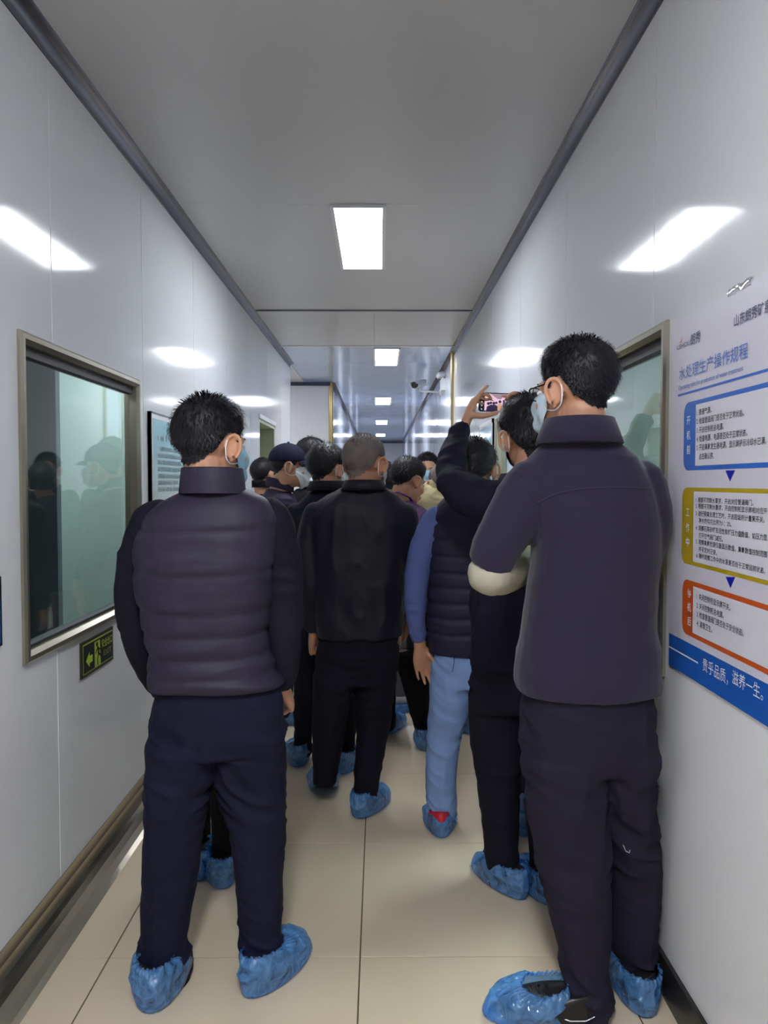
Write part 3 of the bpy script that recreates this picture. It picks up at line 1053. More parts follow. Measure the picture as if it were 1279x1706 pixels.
def hair_mb(thick=0.015, side=0.008, blades=2600, blen=0.018, seed=1, shift=0.0, spiky=0.35, na=72, ne=30, fade=0.3):
    rng = np.random.default_rng(seed)
    D = []
    W = []
    for i in range(ne + 1):
        t = i / ne
        for j in range(na):
            phi = -math.pi + 2 * math.pi * j / na
            lo = hairline(phi, shift) + math.radians(2.2 * math.sin(phi * 23 + seed) + 1.6 * math.sin(phi * 41))
            el = lo + (math.radians(89.5) - lo) * t
            D.append(dirs(phi, el))
            up = max(0.0, math.sin(el))
            ft = min(1.0, t / fade)
            ft = ft * ft * (3 - 2 * ft)
            W.append((0.003 + (side + (thick - side) * min(1, up * 1.5)) * ft) if True else 0)
    D = np.array(D)
    W = np.array(W)
    nz = fbm(D * 9.0, seed, 3)
    R = head_r(D, SKULL) + W * (1 + 0.18 * nz + 0.10 * fbm(D * np.array((34.0, 34.0, 16.0)), seed + 9, 2))
    Pn = HO + D * R[:, None]
    mb = MB()
    fs = []
    for i in range(ne):
        for j in range(na):
            k = (j + 1) % na
            fs.append((i * na + j, i * na + k, (i + 1) * na + k, (i + 1) * na + j))
    fs.append(tuple(range(ne * na, (ne + 1) * na)))
    mb.add(Pn, fs)
    # inner skin so that the cap of hair is closed
    Q = HO + D[:na] * (R[:na] - 0.006)[:, None]
    mb.add(list(Pn[:na]) + list(Q), [(j, (j + 1) % na, na + (j + 1) % na, na + j) for j in range(na)])
    # tufts
    vs, fs = [], []
    for b in range(blades):
        phi = rng.uniform(-math.pi, math.pi)
        lo = hairline(phi, shift)
        t = rng.uniform(0.0, 1) if b % 4 else rng.uniform(0.0, 0.06)
        el = math.asin(math.sin(lo) + (1 - math.sin(lo)) * t)
        d = dirs(phi, el)
        up = max(0.0, math.sin(el))
        tt = (el - lo) / (math.pi / 2 - lo)
        ft = min(1.0, tt / fade)
        w = 0.003 + (side + (thick - side) * min(1, up * 1.5)) * ft
        r = head_r(d[None, :], SKULL)[0]
        base = HO + d * (r + w * 0.92)
        comb = np.array((rng.normal(0, 0.14) + 0.5 * d[0], 0.35 * up + 0.3 * d[1] + rng.normal(0, 0.14), -0.9 + rng.normal(0, 0.12)))
        comb -= d * comb.dot(d)
        dr = d * (spiky * (0.5 + 0.9 * up)) + comb
        dr /= np.linalg.norm(dr)
        L = blen * rng.uniform(0.6, 1.2) * (0.12 + 0.88 * ft)
        sd = np.cross(dr, d)
        sd /= (np.linalg.norm(sd) + 1e-9)
        wd = 0.0014
        o = len(vs)
        mid = base + dr * L * 0.55 + d * 0.003
        tip = base + dr * L - d * 0.001
        vs += [base - sd * wd, base + sd * wd, mid + sd * wd * 0.8, mid - sd * wd * 0.8, tip]
        fs += [(o, o + 1, o + 2, o + 3), (o + 3, o + 2, o + 4)]
    mb.add(vs, fs)
    return mb

def mask_mb():
    mb = MB()
    na, ne = 28, 18
    D, off = [], []
    for i in range(ne + 1):
        for j in range(na + 1):
            s = -1 + 2 * j / na
            phi = math.radians(62) * s
            top = math.radians(-3 - 12 * abs(s) ** 1.5)
            bot = math.radians(-60 + 22 * abs(s) ** 1.6)
            t = i / ne
            D.append(dirs(phi, bot + (top - bot) * t))
            off.append(0.0105 + 0.0018 * math.sin(t * 3 * 2 * math.pi) * (1 - 0.5 * abs(s)) + 0.006 * (1 - s * s) * math.sin(math.pi * t))
    D = np.array(D)
    R = head_r(D, SKULL[:3] + [((0, 0.099, -0.022), (0.024, 0.027, 0.037)), ((0, 0.082, -0.060), (0.034, 0.034, 0.034)), NOSE[1]]) + np.array(off)
    P = HO + D * R[:, None]
    n = na + 1
    mb.add(P, [(i * n + j, i * n + j + 1, (i + 1) * n + j + 1, (i + 1) * n + j) for i in range(ne) for j in range(na)])
    return mb, P.reshape(ne + 1, n, 3)

def straps_mb(P, which):
    mb = MB()
    for s, col in (((-1, 0), (1, -1))[which],):
        e0, e1 = Vector(P[0][col]), Vector(P[-1][col])
        mb.tube(dense([tuple(q_) for q_ in [e1, (s * 0.076, 0.012, 0.014), (s * 0.088, -0.012, 0.030), (s * 0.088, -0.034, 0.010), (s * 0.084, -0.030, -0.030), (s * 0.072, 0.0, -0.045), e0]], 4), 0.0017, 6)
    return mb

def glasses(parent, R, c, s, mframe, mlens):
    f = MB()
    for sx in (-1, 1):
        pts = []
        for k in range(17):
            a = 2 * math.pi * k / 16
            x = 0.026 * math.copysign(abs(math.cos(a)) ** 0.6, math.cos(a))
            z = 0.017 * math.copysign(abs(math.sin(a)) ** 0.6, math.sin(a))
            pts.append((sx * 0.034 + x, 0.104 - 0.15 * abs(sx * 0.034 + x) * abs(sx * 0.034 + x) * 10, 0.008 + z))
        f.tube(pts, 0.0018, 6, False)
        f.tube([(sx * 0.060, 0.099, 0.016), (sx * 0.070, 0.085, 0.018), (sx * 0.079, 0.0, 0.026), (sx * 0.080, -0.022, 0.018), (sx * 0.079, -0.035, -0.004)], 0.0022, 8)
    f.tube([(-0.009, 0.104, 0.012), (0, 0.108, 0.014), (0.009, 0.104, 0.012)], 0.0018, 6)
    g = part(f.xform(R * s, c), 'glasses', mframe, parent, True)
    for sx in (-1, 1):
        l = MB()
        ring = []
        for k in range(16):
            a = 2 * math.pi * k / 16
            x = 0.0255 * math.copysign(abs(math.cos(a)) ** 0.6, math.cos(a))
            z = 0.0165 * math.copysign(abs(math.sin(a)) ** 0.6, math.sin(a))
            ring.append((sx * 0.034 + x, 0.1035 - 1.5 * (sx * 0.034 + x) ** 2, 0.008 + z))
        l.loft([ring, [(p[0], p[1] + 0.0012, p[2]) for p in ring]])
        part(l.xform(R * s, c), 'lens', mlens, g)

def hand_mb(wrist, f, n, side, curl=(20, 30, 20), size=1.0, spread=0.05, thumb=(0.5, 0.75, 0.45), fingers=None):
    """f: pointing direction of the hand, n: the way the palm faces, side +1 right hand / -1 left hand"""
    f = Vector(f).normalized()
    n = Vector(n)
    n = (n - f * n.dot(f)).normalized()
    t = f.cross(n) * side
    w = Vector(wrist)
    mb = MB()
    rings = []
    for (u, hw, ht) in ((-0.035, 0.027, 0.021), (0.0, 0.028, 0.019), (0.03, 0.037, 0.018), (0.06, 0.042, 0.016), (0.085, 0.042, 0.013), (0.096, 0.038, 0.010)):
        rings.append([w + (f * u + t * (hw * math.cos(2 * math.pi * k / 16)) + n * (ht * math.sin(2 * math.pi * k / 16))) * size for k in range(16)])
    mb.loft(rings)
    for i, (off, base, L, r) in enumerate(((0.032, 0.088, 0.072, 0.0086), (0.0108, 0.094, 0.080, 0.009), (-0.0108, 0.091, 0.074, 0.0086), (-0.032, 0.082, 0.058, 0.0076))):
        cu = curl if fingers is None else fingers[i]
        d = (f + t * spread * (off / 0.02)).normalized()
        p = w + (f * (base - 0.012) + t * off) * size
        pts = [p]
        rad = [r * size]
        for seg, (fr, a) in enumerate(zip((0.46, 0.30, 0.24), cu)):
            d = Matrix.Rotation(math.radians(a), 3, d.cross(n).normalized()) @ d
            L0 = (L + (0.012 if seg == 0 else 0)) * fr * size
            pts.append(p + d * L0)
            p = pts[-1]
            rad.append(r * size * (0.95, 0.88, 0.74)[seg])
        mb.tube(pts, rad, 10)
    th = Vector((0, 0, 0)) + f * thumb[0] + t * thumb[1] + n * thumb[2]
    th.normalize()
    p0 = w + (f * 0.022 + t * 0.022 + n * 0.004) * size
    p1 = p0 + th * 0.045 * size
    th2 = (th + f * 0.5 + n * 0.15).normalized()
    p2 = p1 + th2 * 0.034 * size
    p3 = p2 + (th2 + f * 0.1).normalized() * 0.022 * size
    mb.tube([p0, p1, p2, p3], [0.015 * size, 0.0115 * size, 0.010 * size, 0.0085 * size], 10)
    return mb

# shoe and shoe cover, in the foot's frame: y from heel (0) to toe, z up
def outline(u, L, w):
    y = math.cos(u)          # u=0 toe
    x = math.sin(u)
    k = 1.0 + 0.13 * y - 0.10 * y * y
    return (w * k * math.copysign(abs(x) ** 0.85, x), L * 0.5 + L * 0.5 * math.copysign(abs(y) ** 0.95, y))

def cover_mb(L=0.32, w=0.070, rim_y=0.085, rim_a=0.046, rim_b=0.085, h=0.092, seed=0, crinkle=1.0, heel_cut=0.0):
    nu, nv = 128, 36
    P = np.zeros((nv + 1, nu, 3))
    for j in range(nu):
        u = 2 * math.pi * j / nu
        ox, oy = outline(u, L, w)
        rx_, ry_ = rim_a * math.sin(u), rim_y + rim_b * math.cos(u)
        hz = h * (1.0 + 0.16 * (-math.cos(u)) if math.cos(u) < 0 else 1.0 - 0.08 * math.cos(u))
        for i in range(nv + 1):
            v = i / nv
            if v < 0.12:
                t = v / 0.12
                x, y, z = ox * (0.5 + 0.46 * t), L * 0.5 + (oy - L * 0.5) * (0.5 + 0.46 * t), 0.002
            else:
                t = (v - 0.12) / 0.88
                s = t ** 1.15
                bul = math.sin(math.pi * min(1, t * 1.15)) * 0.010
                x = ox * (0.98 + 0.02 * t) * (1 - s) + rx_ * s
                y = (oy) * (1 - s) + ry_ * s
                dx, dy = x, y - L * 0.45
                dl = math.hypot(dx, dy) + 1e-6
                x += dx / dl * bul
                y += dy / dl * bul
                z = 0.003 + hz * (1 - (1 - t) ** 1.9)
            P[i, j] = (x, y, z)
    flat = P.reshape(-1, 3)
    vv = np.repeat(np.arange(nv + 1) / nv, nu)
    uu = np.tile(np.arange(nu) / nu * 2 * math.pi, nv + 1)
    amp = np.clip((vv - 0.12) / 0.2, 0, 1)
    cr = (crease(flat * np.array((20, 15, 26)), seed) - 0.5) * 0.015 + (crease(flat * np.array((40, 30, 40)), seed + 2) - 0.5) * 0.005
    ple = np.sin(uu * 27 + 2.5 * np.sin(uu * 3 + seed)) * 0.0026 * np.clip((vv - 0.55) / 0.35, 0, 1)
    ctr = np.array((0, L * 0.45, 0.03))
    nd = flat - ctr
    nd /= np.linalg.norm(nd, axis=1)[:, None] + 1e-9
    flat = flat + nd * ((cr * amp + ple) * crinkle)[:, None]
    flat[:, 2] = np.maximum(flat[:, 2], 0.0012)
    # ruffle above the elastic
    rim = flat[-nu:].copy()
    c2 = np.array((0, rim_y, 0))
    o2 = rim - c2
    o2[:, 2] = 0
    o2 /= np.linalg.norm(o2, axis=1)[:, None] + 1e-9
    ruf = rim + o2 * (0.003 + 0.002 * np.sin(uu[:nu] * 31 + seed))[:, None] * crinkle
    ruf[:, 2] += 0.006 + 0.002 * np.sin(uu[:nu] * 19 + seed)
    allp = np.vstack([flat, ruf]) if crinkle > 0.05 else flat
    rows = nv + 1 + (1 if crinkle > 0.05 else 0)
    fs = [(i * nu + j, i * nu + (j + 1) % nu, (i + 1) * nu + (j + 1) % nu, (i + 1) * nu + j) for i in range(rows - 1) for j in range(nu)]
    fs.append(tuple(reversed(range(nu))))
    if crinkle <= 0.05:
        fs.append(tuple(range((rows - 1) * nu, rows * nu)))
    mb = MB()
    mb.add(allp, fs)
    return mb

# cloth displacement recipes -------------------------------------------------
def folds(seed, amp=0.010, stretch=(4, 4, 13), amp2=0.0025):
    s = np.array(stretch, float)
    def fn(co, no):
        warp = np.stack([fbm(co * 3.1, seed + 11, 2), fbm(co * 3.1, seed + 12, 2), fbm(co * 3.1, seed + 13, 2)], 1) * 0.05
        q = (co + warp)
        s2 = s * 1.9
        mod = np.clip(0.35 + 1.6 * vnoise(co * 4.5, seed + 21) ** 1.5, 0, 1.3)
        c = crease(q * s2, seed)
        return (c - 0.6) * amp * mod + fbm(q * s2 * 2.3, seed + 5, 2) * amp2
    return fn

def trouser_fn(seed, zk, amp=0.007):
    def fn(co, no):
        warp = np.stack([fbm(co * 3.5, seed + 1, 2), fbm(co * 3.5, seed + 2, 2), fbm(co * 3.5, seed + 3, 2)], 1) * 0.07
        q = co + warp
        knee = np.exp(-((co[:, 2] - zk) / 0.12) ** 2)
        cuff = np.clip((0.22 - co[:, 2]) / 0.15, 0, 1)
        seat = np.exp(-((co[:, 2] - 0.74) / 0.13) ** 2)
        a = amp * 1.35 * (0.30 + 0.55 * knee + 0.9 * cuff + 0.65 * seat)
        mod = np.clip(0.3 + 1.7 * vnoise(co * 5.0, seed + 21) ** 1.5, 0, 1.4)
        q[:, 2] += 0.35 * np.abs(co[:, 1] - co[:, 1].mean()) + 0.25 * co[:, 0]
        return (crease(q * np.array((8.0, 8.0, 24.0)), seed) - 0.6) * a * mod + (crease(q * np.array((17.0, 17.0, 2.6)), seed + 4) - 0.6) * amp * 0.5
    return fn

M_SKIN = mat('skin', srgb(196, 146, 118), 0.45, spec=0.35, var=0.06, vscale=(25, 25, 25), bump=0.1, bscale=(250, 250, 250), dist=0.001, sss=0.12)
M_SKIN2 = mat('warm skin', srgb(184, 134, 106), 0.45, spec=0.35, var=0.07, vscale=(25, 25, 25), bump=0.1, bscale=(250, 250, 250), dist=0.001, sss=0.12)
M_HAIR = mat('black hair', srgb(26, 24, 31), 0.5, spec=0.35, bump=0.5, bscale=(160, 160, 40), dist=0.003)
M_HAIRG = mat('cropped grey hair', srgb(112, 101, 98), 0.7, spec=0.3, var=0.55, vscale=(26, 26, 26), bump=0.5, bscale=(300, 300, 300), dist=0.002)
M_MASKB = mat('pale blue mask', srgb(150, 192, 214), 0.7, bump=0.2, bscale=(200, 200, 200), dist=0.001)
M_MASKP = mat('pale white blue mask', srgb(196, 212, 222), 0.7, bump=0.2, bscale=(200, 200, 200), dist=0.001)
M_MASKW = mat('white mask', srgb(214, 216, 218), 0.7, bump=0.2, bscale=(200, 200, 200), dist=0.001)
M_STRAP = mat('white ear loop', srgb(230, 230, 230), 0.7)
M_GFRAME = mat('dark glasses frame', srgb(30, 26, 30), 0.25, metal=0.3)
M_LENS = thin_glass('spectacle lens', (0.95, 0.97, 0.97, 1), 0.02)
M_EYE = mat('eye', srgb(40, 28, 22), 0.1)
M_EYEW = mat('eye white', srgb(225, 220, 215), 0.2)
M_BROW = mat('eyebrow', srgb(30, 26, 26), 0.7)
M_FILM = film_mat('blue shoe cover film', srgb(112, 182, 250), 0.5)
M_SHOE = mat('black shoe leather', srgb(24, 22, 24), 0.4)

def cloth(name, rgb, rough=0.85, sheen=0.0, weave=0.25, var=0.08, spec=0.2, bs=260, bl=0.0):
    rgb = tuple(v * 0.71 for v in rgb) if max(rgb) < 80 else rgb
    return mat(name, srgb(*rgb), rough, spec=spec, var=var, vscale=(7, 7, 3), bump=0.25 if bl == 0 else bl, bscale=(14, 14, 30), dist=0.004, bump2=weave, b2scale=(bs, bs, bs), sheen=sheen)

def auto(x, y, H, th=0.0, sw=0.215, stance=0.095, leg_z=0.03):
    """rings and limbs of somebody standing with hanging arms, facing th (0 = away from the camera, + = to the left)"""
    ca, sa = math.cos(th), math.sin(th)
    def W(lx, ly):
        return (x + lx * ca - ly * sa, y + lx * sa + ly * ca)
    def rg(z, rx, ry, lx=0.0, ly=0.0):
        p = W(lx, ly)
        return (p[0], p[1], z * H, rx, ry, th)
    k = sw / 0.215
    S = dict(torso=[rg(0.848, 0.062, 0.06), rg(0.83, 0.10 * k, 0.085), rg(0.808, 0.165 * k, 0.105), rg(0.77, 0.19 * k, 0.12), rg(0.70, 0.19 * k, 0.13), rg(0.60, 0.185 * k, 0.13), rg(0.52, 0.19 * k, 0.13), rg(0.455, 0.195 * k, 0.135)],
             hips=[rg(0.52, 0.155, 0.105), rg(0.47, 0.165, 0.115), rg(0.44, 0.165, 0.115)], legs=[], arms=[], feet=[])
    for s in (-1, 1):
        S['legs'].append([rg(0.45, 0.086, 0.10, s * 0.08), rg(0.38, 0.08, 0.09, s * 0.085), rg(0.28, 0.07, 0.078, s * stance * 0.95), rg(0.16, 0.064, 0.07, s * stance), rg(leg_z, 0.06, 0.068, s * stance, -0.005)])
        sh, el, wr = W(s * (sw - 0.045), 0.0), W(s * (sw + 0.005), -0.015), W(s * (sw + 0.01), 0.06)
        S['arms'].append([(sh[0], sh[1], 0.795 * H, 0.066), ((sh[0] + el[0]) / 2, (sh[1] + el[1]) / 2, 0.71 * H, 0.060), (el[0], el[1], 0.62 * H, 0.053), (wr[0], wr[1], 0.49 * H, 0.04)])
        hp, tp_ = W(s * stance, -0.08), W(s * (stance + 0.03), 0.2)
        S['feet'].append(dict(heel=hp, toe=tp_))
    return S

PEOPLE = 0
def person(label, S, head, M, voxel=0.009, cv=0.009, seed=1, jacket_fn=None, trouser_seed=None, hands=(None, None), collar=None, extra=None,
           sleeves=None, jname='jacket', skin=None, cover=True, order=None, trouser_amp=0.015, jsmooth=4):
    skin = skin or M_SKIN
    fx = [Vector(f['heel'][:2]).lerp(Vector(f['toe'][:2]), 0.35) for f in S['feet']]
    base = (fx[0] + fx[1]) / 2
    root = thing('person', (base.x, base.y, 0.0), label, 'person')
    hc = Vector(head['c'])
    s = head.get('s', 1.0)
    R = Matrix.Rotation(math.radians(head.get('yaw', 0)), 3, 'Z') @ Matrix.Rotation(math.radians(head.get('pitch', 0)), 3, 'X') @ Matrix.Rotation(math.radians(head.get('roll', 0)), 3, 'Y')
    Rs = R * s
    # ---- body, one continuous surface: head, neck, trunk, arms, hands, legs
    body = MB()
    body.join(head_mb().xform(Rs, hc))
    tor = dense(S['torso'], 3)
    top = tor[0]
    nk = hc + Rs @ Vector((0, -0.030, -0.05))
    nb = Vector((top[0], top[1], top[2] - 0.05))
    body.tube([nk, nk.lerp(nb, 0.5), nb], [0.055 * s, 0.056 * s, 0.066 * s], 18)
    loft_rings(body, [(r[0], r[1], r[2] - 0.02, r[3], r[4], r[5]) for r in tor[1:]], 0.74)
    loft_rings(body, dense(S['hips'], 2), 0.78)
    for lg, ft in zip(S['legs'], S['feet']):
        d = dense(lg, 3)
        low = d[-1]
        loft_rings(body, d[:-1] + [(low[0], low[1], low[2] + 0.02, low[3], low[4], low[5])], 0.66)
    for k, arm in enumerate(S['arms']):
        p = dense_path(arm, 4)
        body.tube([q[:3] for q in p], [q[3] * 0.62 for q in p], 14)
        e = Vector(arm[-1][:3])
        pv = Vector(arm[-2][:3])
        hs = hands[k] or {}
        f = Vector(hs.get('f', (e - pv)))
        sd = hs.get('side', -1 if k == 0 else 1)
        n = Vector(hs.get('n', (-sd, 0.1, 0)))
        w = Vector(hs.get('w', e + f.normalized() * 0.025))
        body.join(hand_mb(w, f, n, sd, hs.get('curl', (28, 34, 24)), hs.get('size', 1.0), hs.get('spread', 0.04), hs.get('thumb', (0.75, 0.5, 0.3)), hs.get('fingers')))
    bme = remesh(body, voxel, 2, 0.5)
    finish(bme, 'body', skin, root)
    # ---- clothes
    jk = MB()
    loft_rings(jk, tor, 1.0)
    sleeve_objs = []
    for k, arm in enumerate(S['arms']):
        p = dense_path(arm, 4)
        if sleeves:
            sl = MB().tube([q[:3] for q in p], [q[3] for q in p], 18, 'start')
            sme = remesh(sl, cv, 4)
            displace(sme, folds(seed + 30 + k, 0.007, (6, 6, 12), 0.002))
            sleeve_objs.append(sme)
        else:
            jk.tube([q[:3] for q in p], [q[3] for q in p], 18, 'start')
    jme = remesh(jk, cv, jsmooth)
    displace(jme, jacket_fn or folds(seed))
    jo = finish(jme, jname, M['jacket'], root)
    for sme in sleeve_objs:
        finish(sme, 'sleeve', M['sleeve'], jo)
    tr = MB()
    loft_rings(tr, dense(S['hips'], 2))
    for lg in S['legs']:
        loft_rings(tr, dense(lg, 3), e=2.15)
    tme = remesh(tr, cv, 5)
    displace(tme, trouser_fn(seed + 50, 0.47, trouser_amp))
    to = finish(tme, 'trousers', M['trousers'], root)
    if collar:
        part(collar_mb(**collar), 'collar', M.get('collar', M['jacket']), jo, True)
    # ---- feet
    for k, ft in enumerate(S['feet']):
        hp, tp_ = Vector((ft['heel'][0], ft['heel'][1], 0)), Vector((ft['toe'][0], ft['toe'][1], 0))
        dv = (tp_ - hp).normalized()
        ang = math.atan2(-dv.x, dv.y)
        Rf = Matrix.Rotation(ang, 3, 'Z') @ Matrix.Rotation(math.radians(-ft.get('lift', 0)), 3, 'X')
        z0 = 0.0
        if ft.get('lift'):
            # pivot about the ball of the foot, the heel comes up
            pv = Vector((0, 0.22, 0))
            off = hp + Matrix.Rotation(ang, 3, 'Z') @ pv - Rf @ pv
        else:
            off = hp
        off = Vector((off.x, off.y, off.z + 0.001))
        sh = cover_mb(0.285, 0.050, 0.075, 0.040, 0.068, 0.078, seed + k, 0.0)
        sh.v = [(p[0], p[1] + 0.013, p[2] + 0.004) for p in sh.v]
        so = part(sh.xform(Rf, off), 'shoe', ft.get('shoe', M.get('shoe', M_SHOE)), root, True)
        if ft.get('detail'):
            ft['detail'](so, Rf, off)
        cvkw = dict(seed=seed * 3 + k)
        cvkw.update(ft.get('cover', {}))
        cm = cover_mb(**cvkw)
        if 'shift' in ft:
            cm.v = [(p[0], p[1] + ft['shift'], p[2]) for p in cm.v]
        part(cm.xform(Rf, off), 'shoe_cover', M_FILM, root, True)
    # ---- head things
    hk = dict(seed=seed)
    hk.update(head.get('hair', {}))
    hm = hk.pop('mat', M_HAIR)
    part(hair_mb(**hk).xform(Rs, hc), 'hair', hm, root, True)
    for sx in (-1, 1):
        e = part(MB().ell((sx * 0.031, 0.084, 0.009), (0.013, 0.010, 0.0085), nu=12, nv=8).xform(Rs, hc), 'eye', M_EYEW, root, True)
        part(MB().ell((sx * 0.031, 0.0915, 0.009), (0.0055, 0.004, 0.0055), nu=10, nv=6).xform(Rs, hc), 'iris', M_EYE, e, True)
        part(MB().tube([(sx * 0.014, 0.096, 0.029), (sx * 0.032, 0.093, 0.034), (sx * 0.050, 0.078, 0.029)], [0.003, 0.0035, 0.002], 8, flat=0.6).xform(Rs, hc), 'eyebrow', M_BROW, root, True)
    if head.get('mask'):
        mm, P = mask_mb()
        mo = part(mm.xform(Rs, hc), 'face_mask', head['mask'], root, True)
        for w_ in (0, 1):
            part(straps_mb(P, w_).xform(Rs, hc), 'ear_loop', M_STRAP, mo, True)
    if head.get('glasses'):
        glasses(root, R, hc, s, M_GFRAME, M_LENS)
    if head.get('cap'):
        cap(root, Rs, hc, head['cap'])
    if extra:
        extra(root, jo, to, Rs, hc)
    return root, jo, to

def collar_mb(c, rx, ry, h, flare=0.0, thick=0.006, tilt=0.0, front_drop=0.5, fold=0.0, gap=0.0, yaw=0.0):
    """standing (fold=0) or turned-down collar around the neck at c (its foot)"""
    n = 40
    c = Vector(c)
    mb = MB()
    prof = []
    if fold:
        prof = [(0.90, 0.0), (0.90, 0.85), (0.95, 1.0), (1.04, 1.0), (1.12 + fold * 0.4, 0.55), (1.16 + fold, 0.05), (1.10 + fold * 0.8, 0.03), (1.02, 0.5), (0.98, 0.0)]
    else:
        prof = [(1.0, 0.0), (1.0 + flare * 0.5, 0.5), (1.0 + flare, 0.96), (0.975 + flare, 1.0), (0.94 + flare, 0.95), (0.93, 0.4), (0.92, 0.0)]
    rings = []
    for (rr, zz) in prof:
        ring = []
        for k in range(n):
            a = 2 * math.pi * k / n
            fr = max(0.0, math.sin(a))           # 1 at the front (+y)
            hz = h * (1 - front_drop * fr ** 1.5)
            p = Vector((rx * rr * math.cos(a), ry * rr * math.sin(a), hz * zz - tilt * math.sin(a) * ry))
            ring.append(c + Matrix.Rotation(math.radians(yaw), 3, 'Z') @ p)
        rings.append(ring)
    rings.append(rings[0])
    mb.loft(rings, False)
    return mb

def cap(root, Rs, hc, m):
    na, ne = 48, 16
    mb = MB()
    rows = []
    for i in range(ne + 1):
        t = i / ne
        row = []
        for j in range(na):
            phi = 2 * math.pi * j / na
            lo = math.radians(16 - 12 * (0.5 - 0.5 * math.cos(phi)))
            el = lo + (math.radians(88) - lo) * t
            d = dirs(phi, el)
            r = head_r(d[None, :], SKULL)[0] + 0.013 + 0.010 * math.sin(el) + 0.0012 * abs(math.sin(phi * 3)) ** 0.3
            row.append(HO + d * r)
        rows.append(row)
    inner = [HO + (np.array(p) - HO) * 0.965 for p in rows[0]]
    mb.loft([inner] + rows, False)
    mb.add(rows[-1], [tuple(range(na))])
    co = part(mb.xform(Rs, hc), 'cap', m, root, True)
    br = MB()
    n = 20
    top, bot = [], []
    for k in range(n + 1):
        a = math.radians(-62 + 124 * k / n)
        lo = math.radians(16 - 12 * (0.5 - 0.5 * math.cos(a)))
        d = dirs(a, lo)
        p = HO + d * (head_r(d[None, :], SKULL)[0] + 0.012)
        ext = 0.078 * math.cos(a * 1.4) ** 0.6 if abs(a * 1.4) < math.pi / 2 else 0.0
        mid = p + np.array((0, ext * 0.55, -0.004 - 0.10 * p[0] ** 2 * 4))
        q = p + np.array((0, ext, -0.018 - 0.10 * p[0] ** 2 * 6))
        top.append([p, mid, q])
    vs = []
    for z in (0.0, -0.004):
        for row in top:
            for p in row:
                vs.append((p[0], p[1], p[2] + z))
    fs = []
    m3 = 3
    o = (n + 1) * m3
    for k in range(n):
        for j in range(2):
            a0 = k * m3 + j
            fs.append((a0, a0 + 1, a0 + m3 + 1, a0 + m3))
            fs.append((o + a0, o + a0 + m3, o + a0 + m3 + 1, o + a0 + 1))
        e = k * m3 + 2
        fs.append((e, e + m3, o + e + m3, o + e)[::-1])
    br.add(vs, fs)
    part(br.xform(Rs, hc), 'brim', m, co, True)
    part(MB().ell((0, -0.012, 0.147), (0.008, 0.008, 0.005), nu=10, nv=6).xform(Rs, hc), 'button', m, co, True)

def seams(jo, lines, r, m, name='seam'):
    org = Vector((0, 0, 0))
    p = jo
    while p is not None:
        org += Vector(p.location)
        p = p.parent
    bv = BVHTree.FromPolygons([tuple(v.co) for v in jo.data.vertices], [tuple(p.vertices) for p in jo.data.polygons])
    cpos = Vector((0, 0, CAM_H)) - org
    for ln in lines:
        pts = []
        for i in range(len(ln) - 1):
            for k in range(6):
                t = k / 6
                px, py = ln[i][0] + (ln[i + 1][0] - ln[i][0]) * t, ln[i][1] + (ln[i + 1][1] - ln[i][1]) * t
                h = bv.ray_cast(cpos, ray(px, py).normalized())
                if h[0] is not None:
                    pts.append(h[0] + org - h[1] * (r * 0.25))
        if len(pts) > 2:
            part(MB().tube(pts, r, 6), name, m, jo, True)

# ------------------------------------------------------------------ people: the visitors
def hc(px, py_top, Y, s=1.0, thick=0.012):
    return at(px, py_top, Y) - Vector((0, 0, (0.120 + thick) * s))
def arm(rows):
    out = []
    for (px, py, Y, r) in rows:
        p = at(px, py, Y)
        out.append((p.x, p.y, p.z, r))
    return out
def foot(heel, toe, **kw):
    a, b = on_floor(*heel), on_floor(*toe)
    d_ = dict(heel=(a.x, a.y), toe=(b.x, b.y))
    d_.update(kw)
    return d_
def footw(x, y, ang, **kw):
    a = math.radians(ang)      # + = to the right
    d_ = dict(heel=(x, y), toe=(x + 0.28 * math.sin(a), y + 0.28 * math.cos(a)))
    d_.update(kw)
    return d_

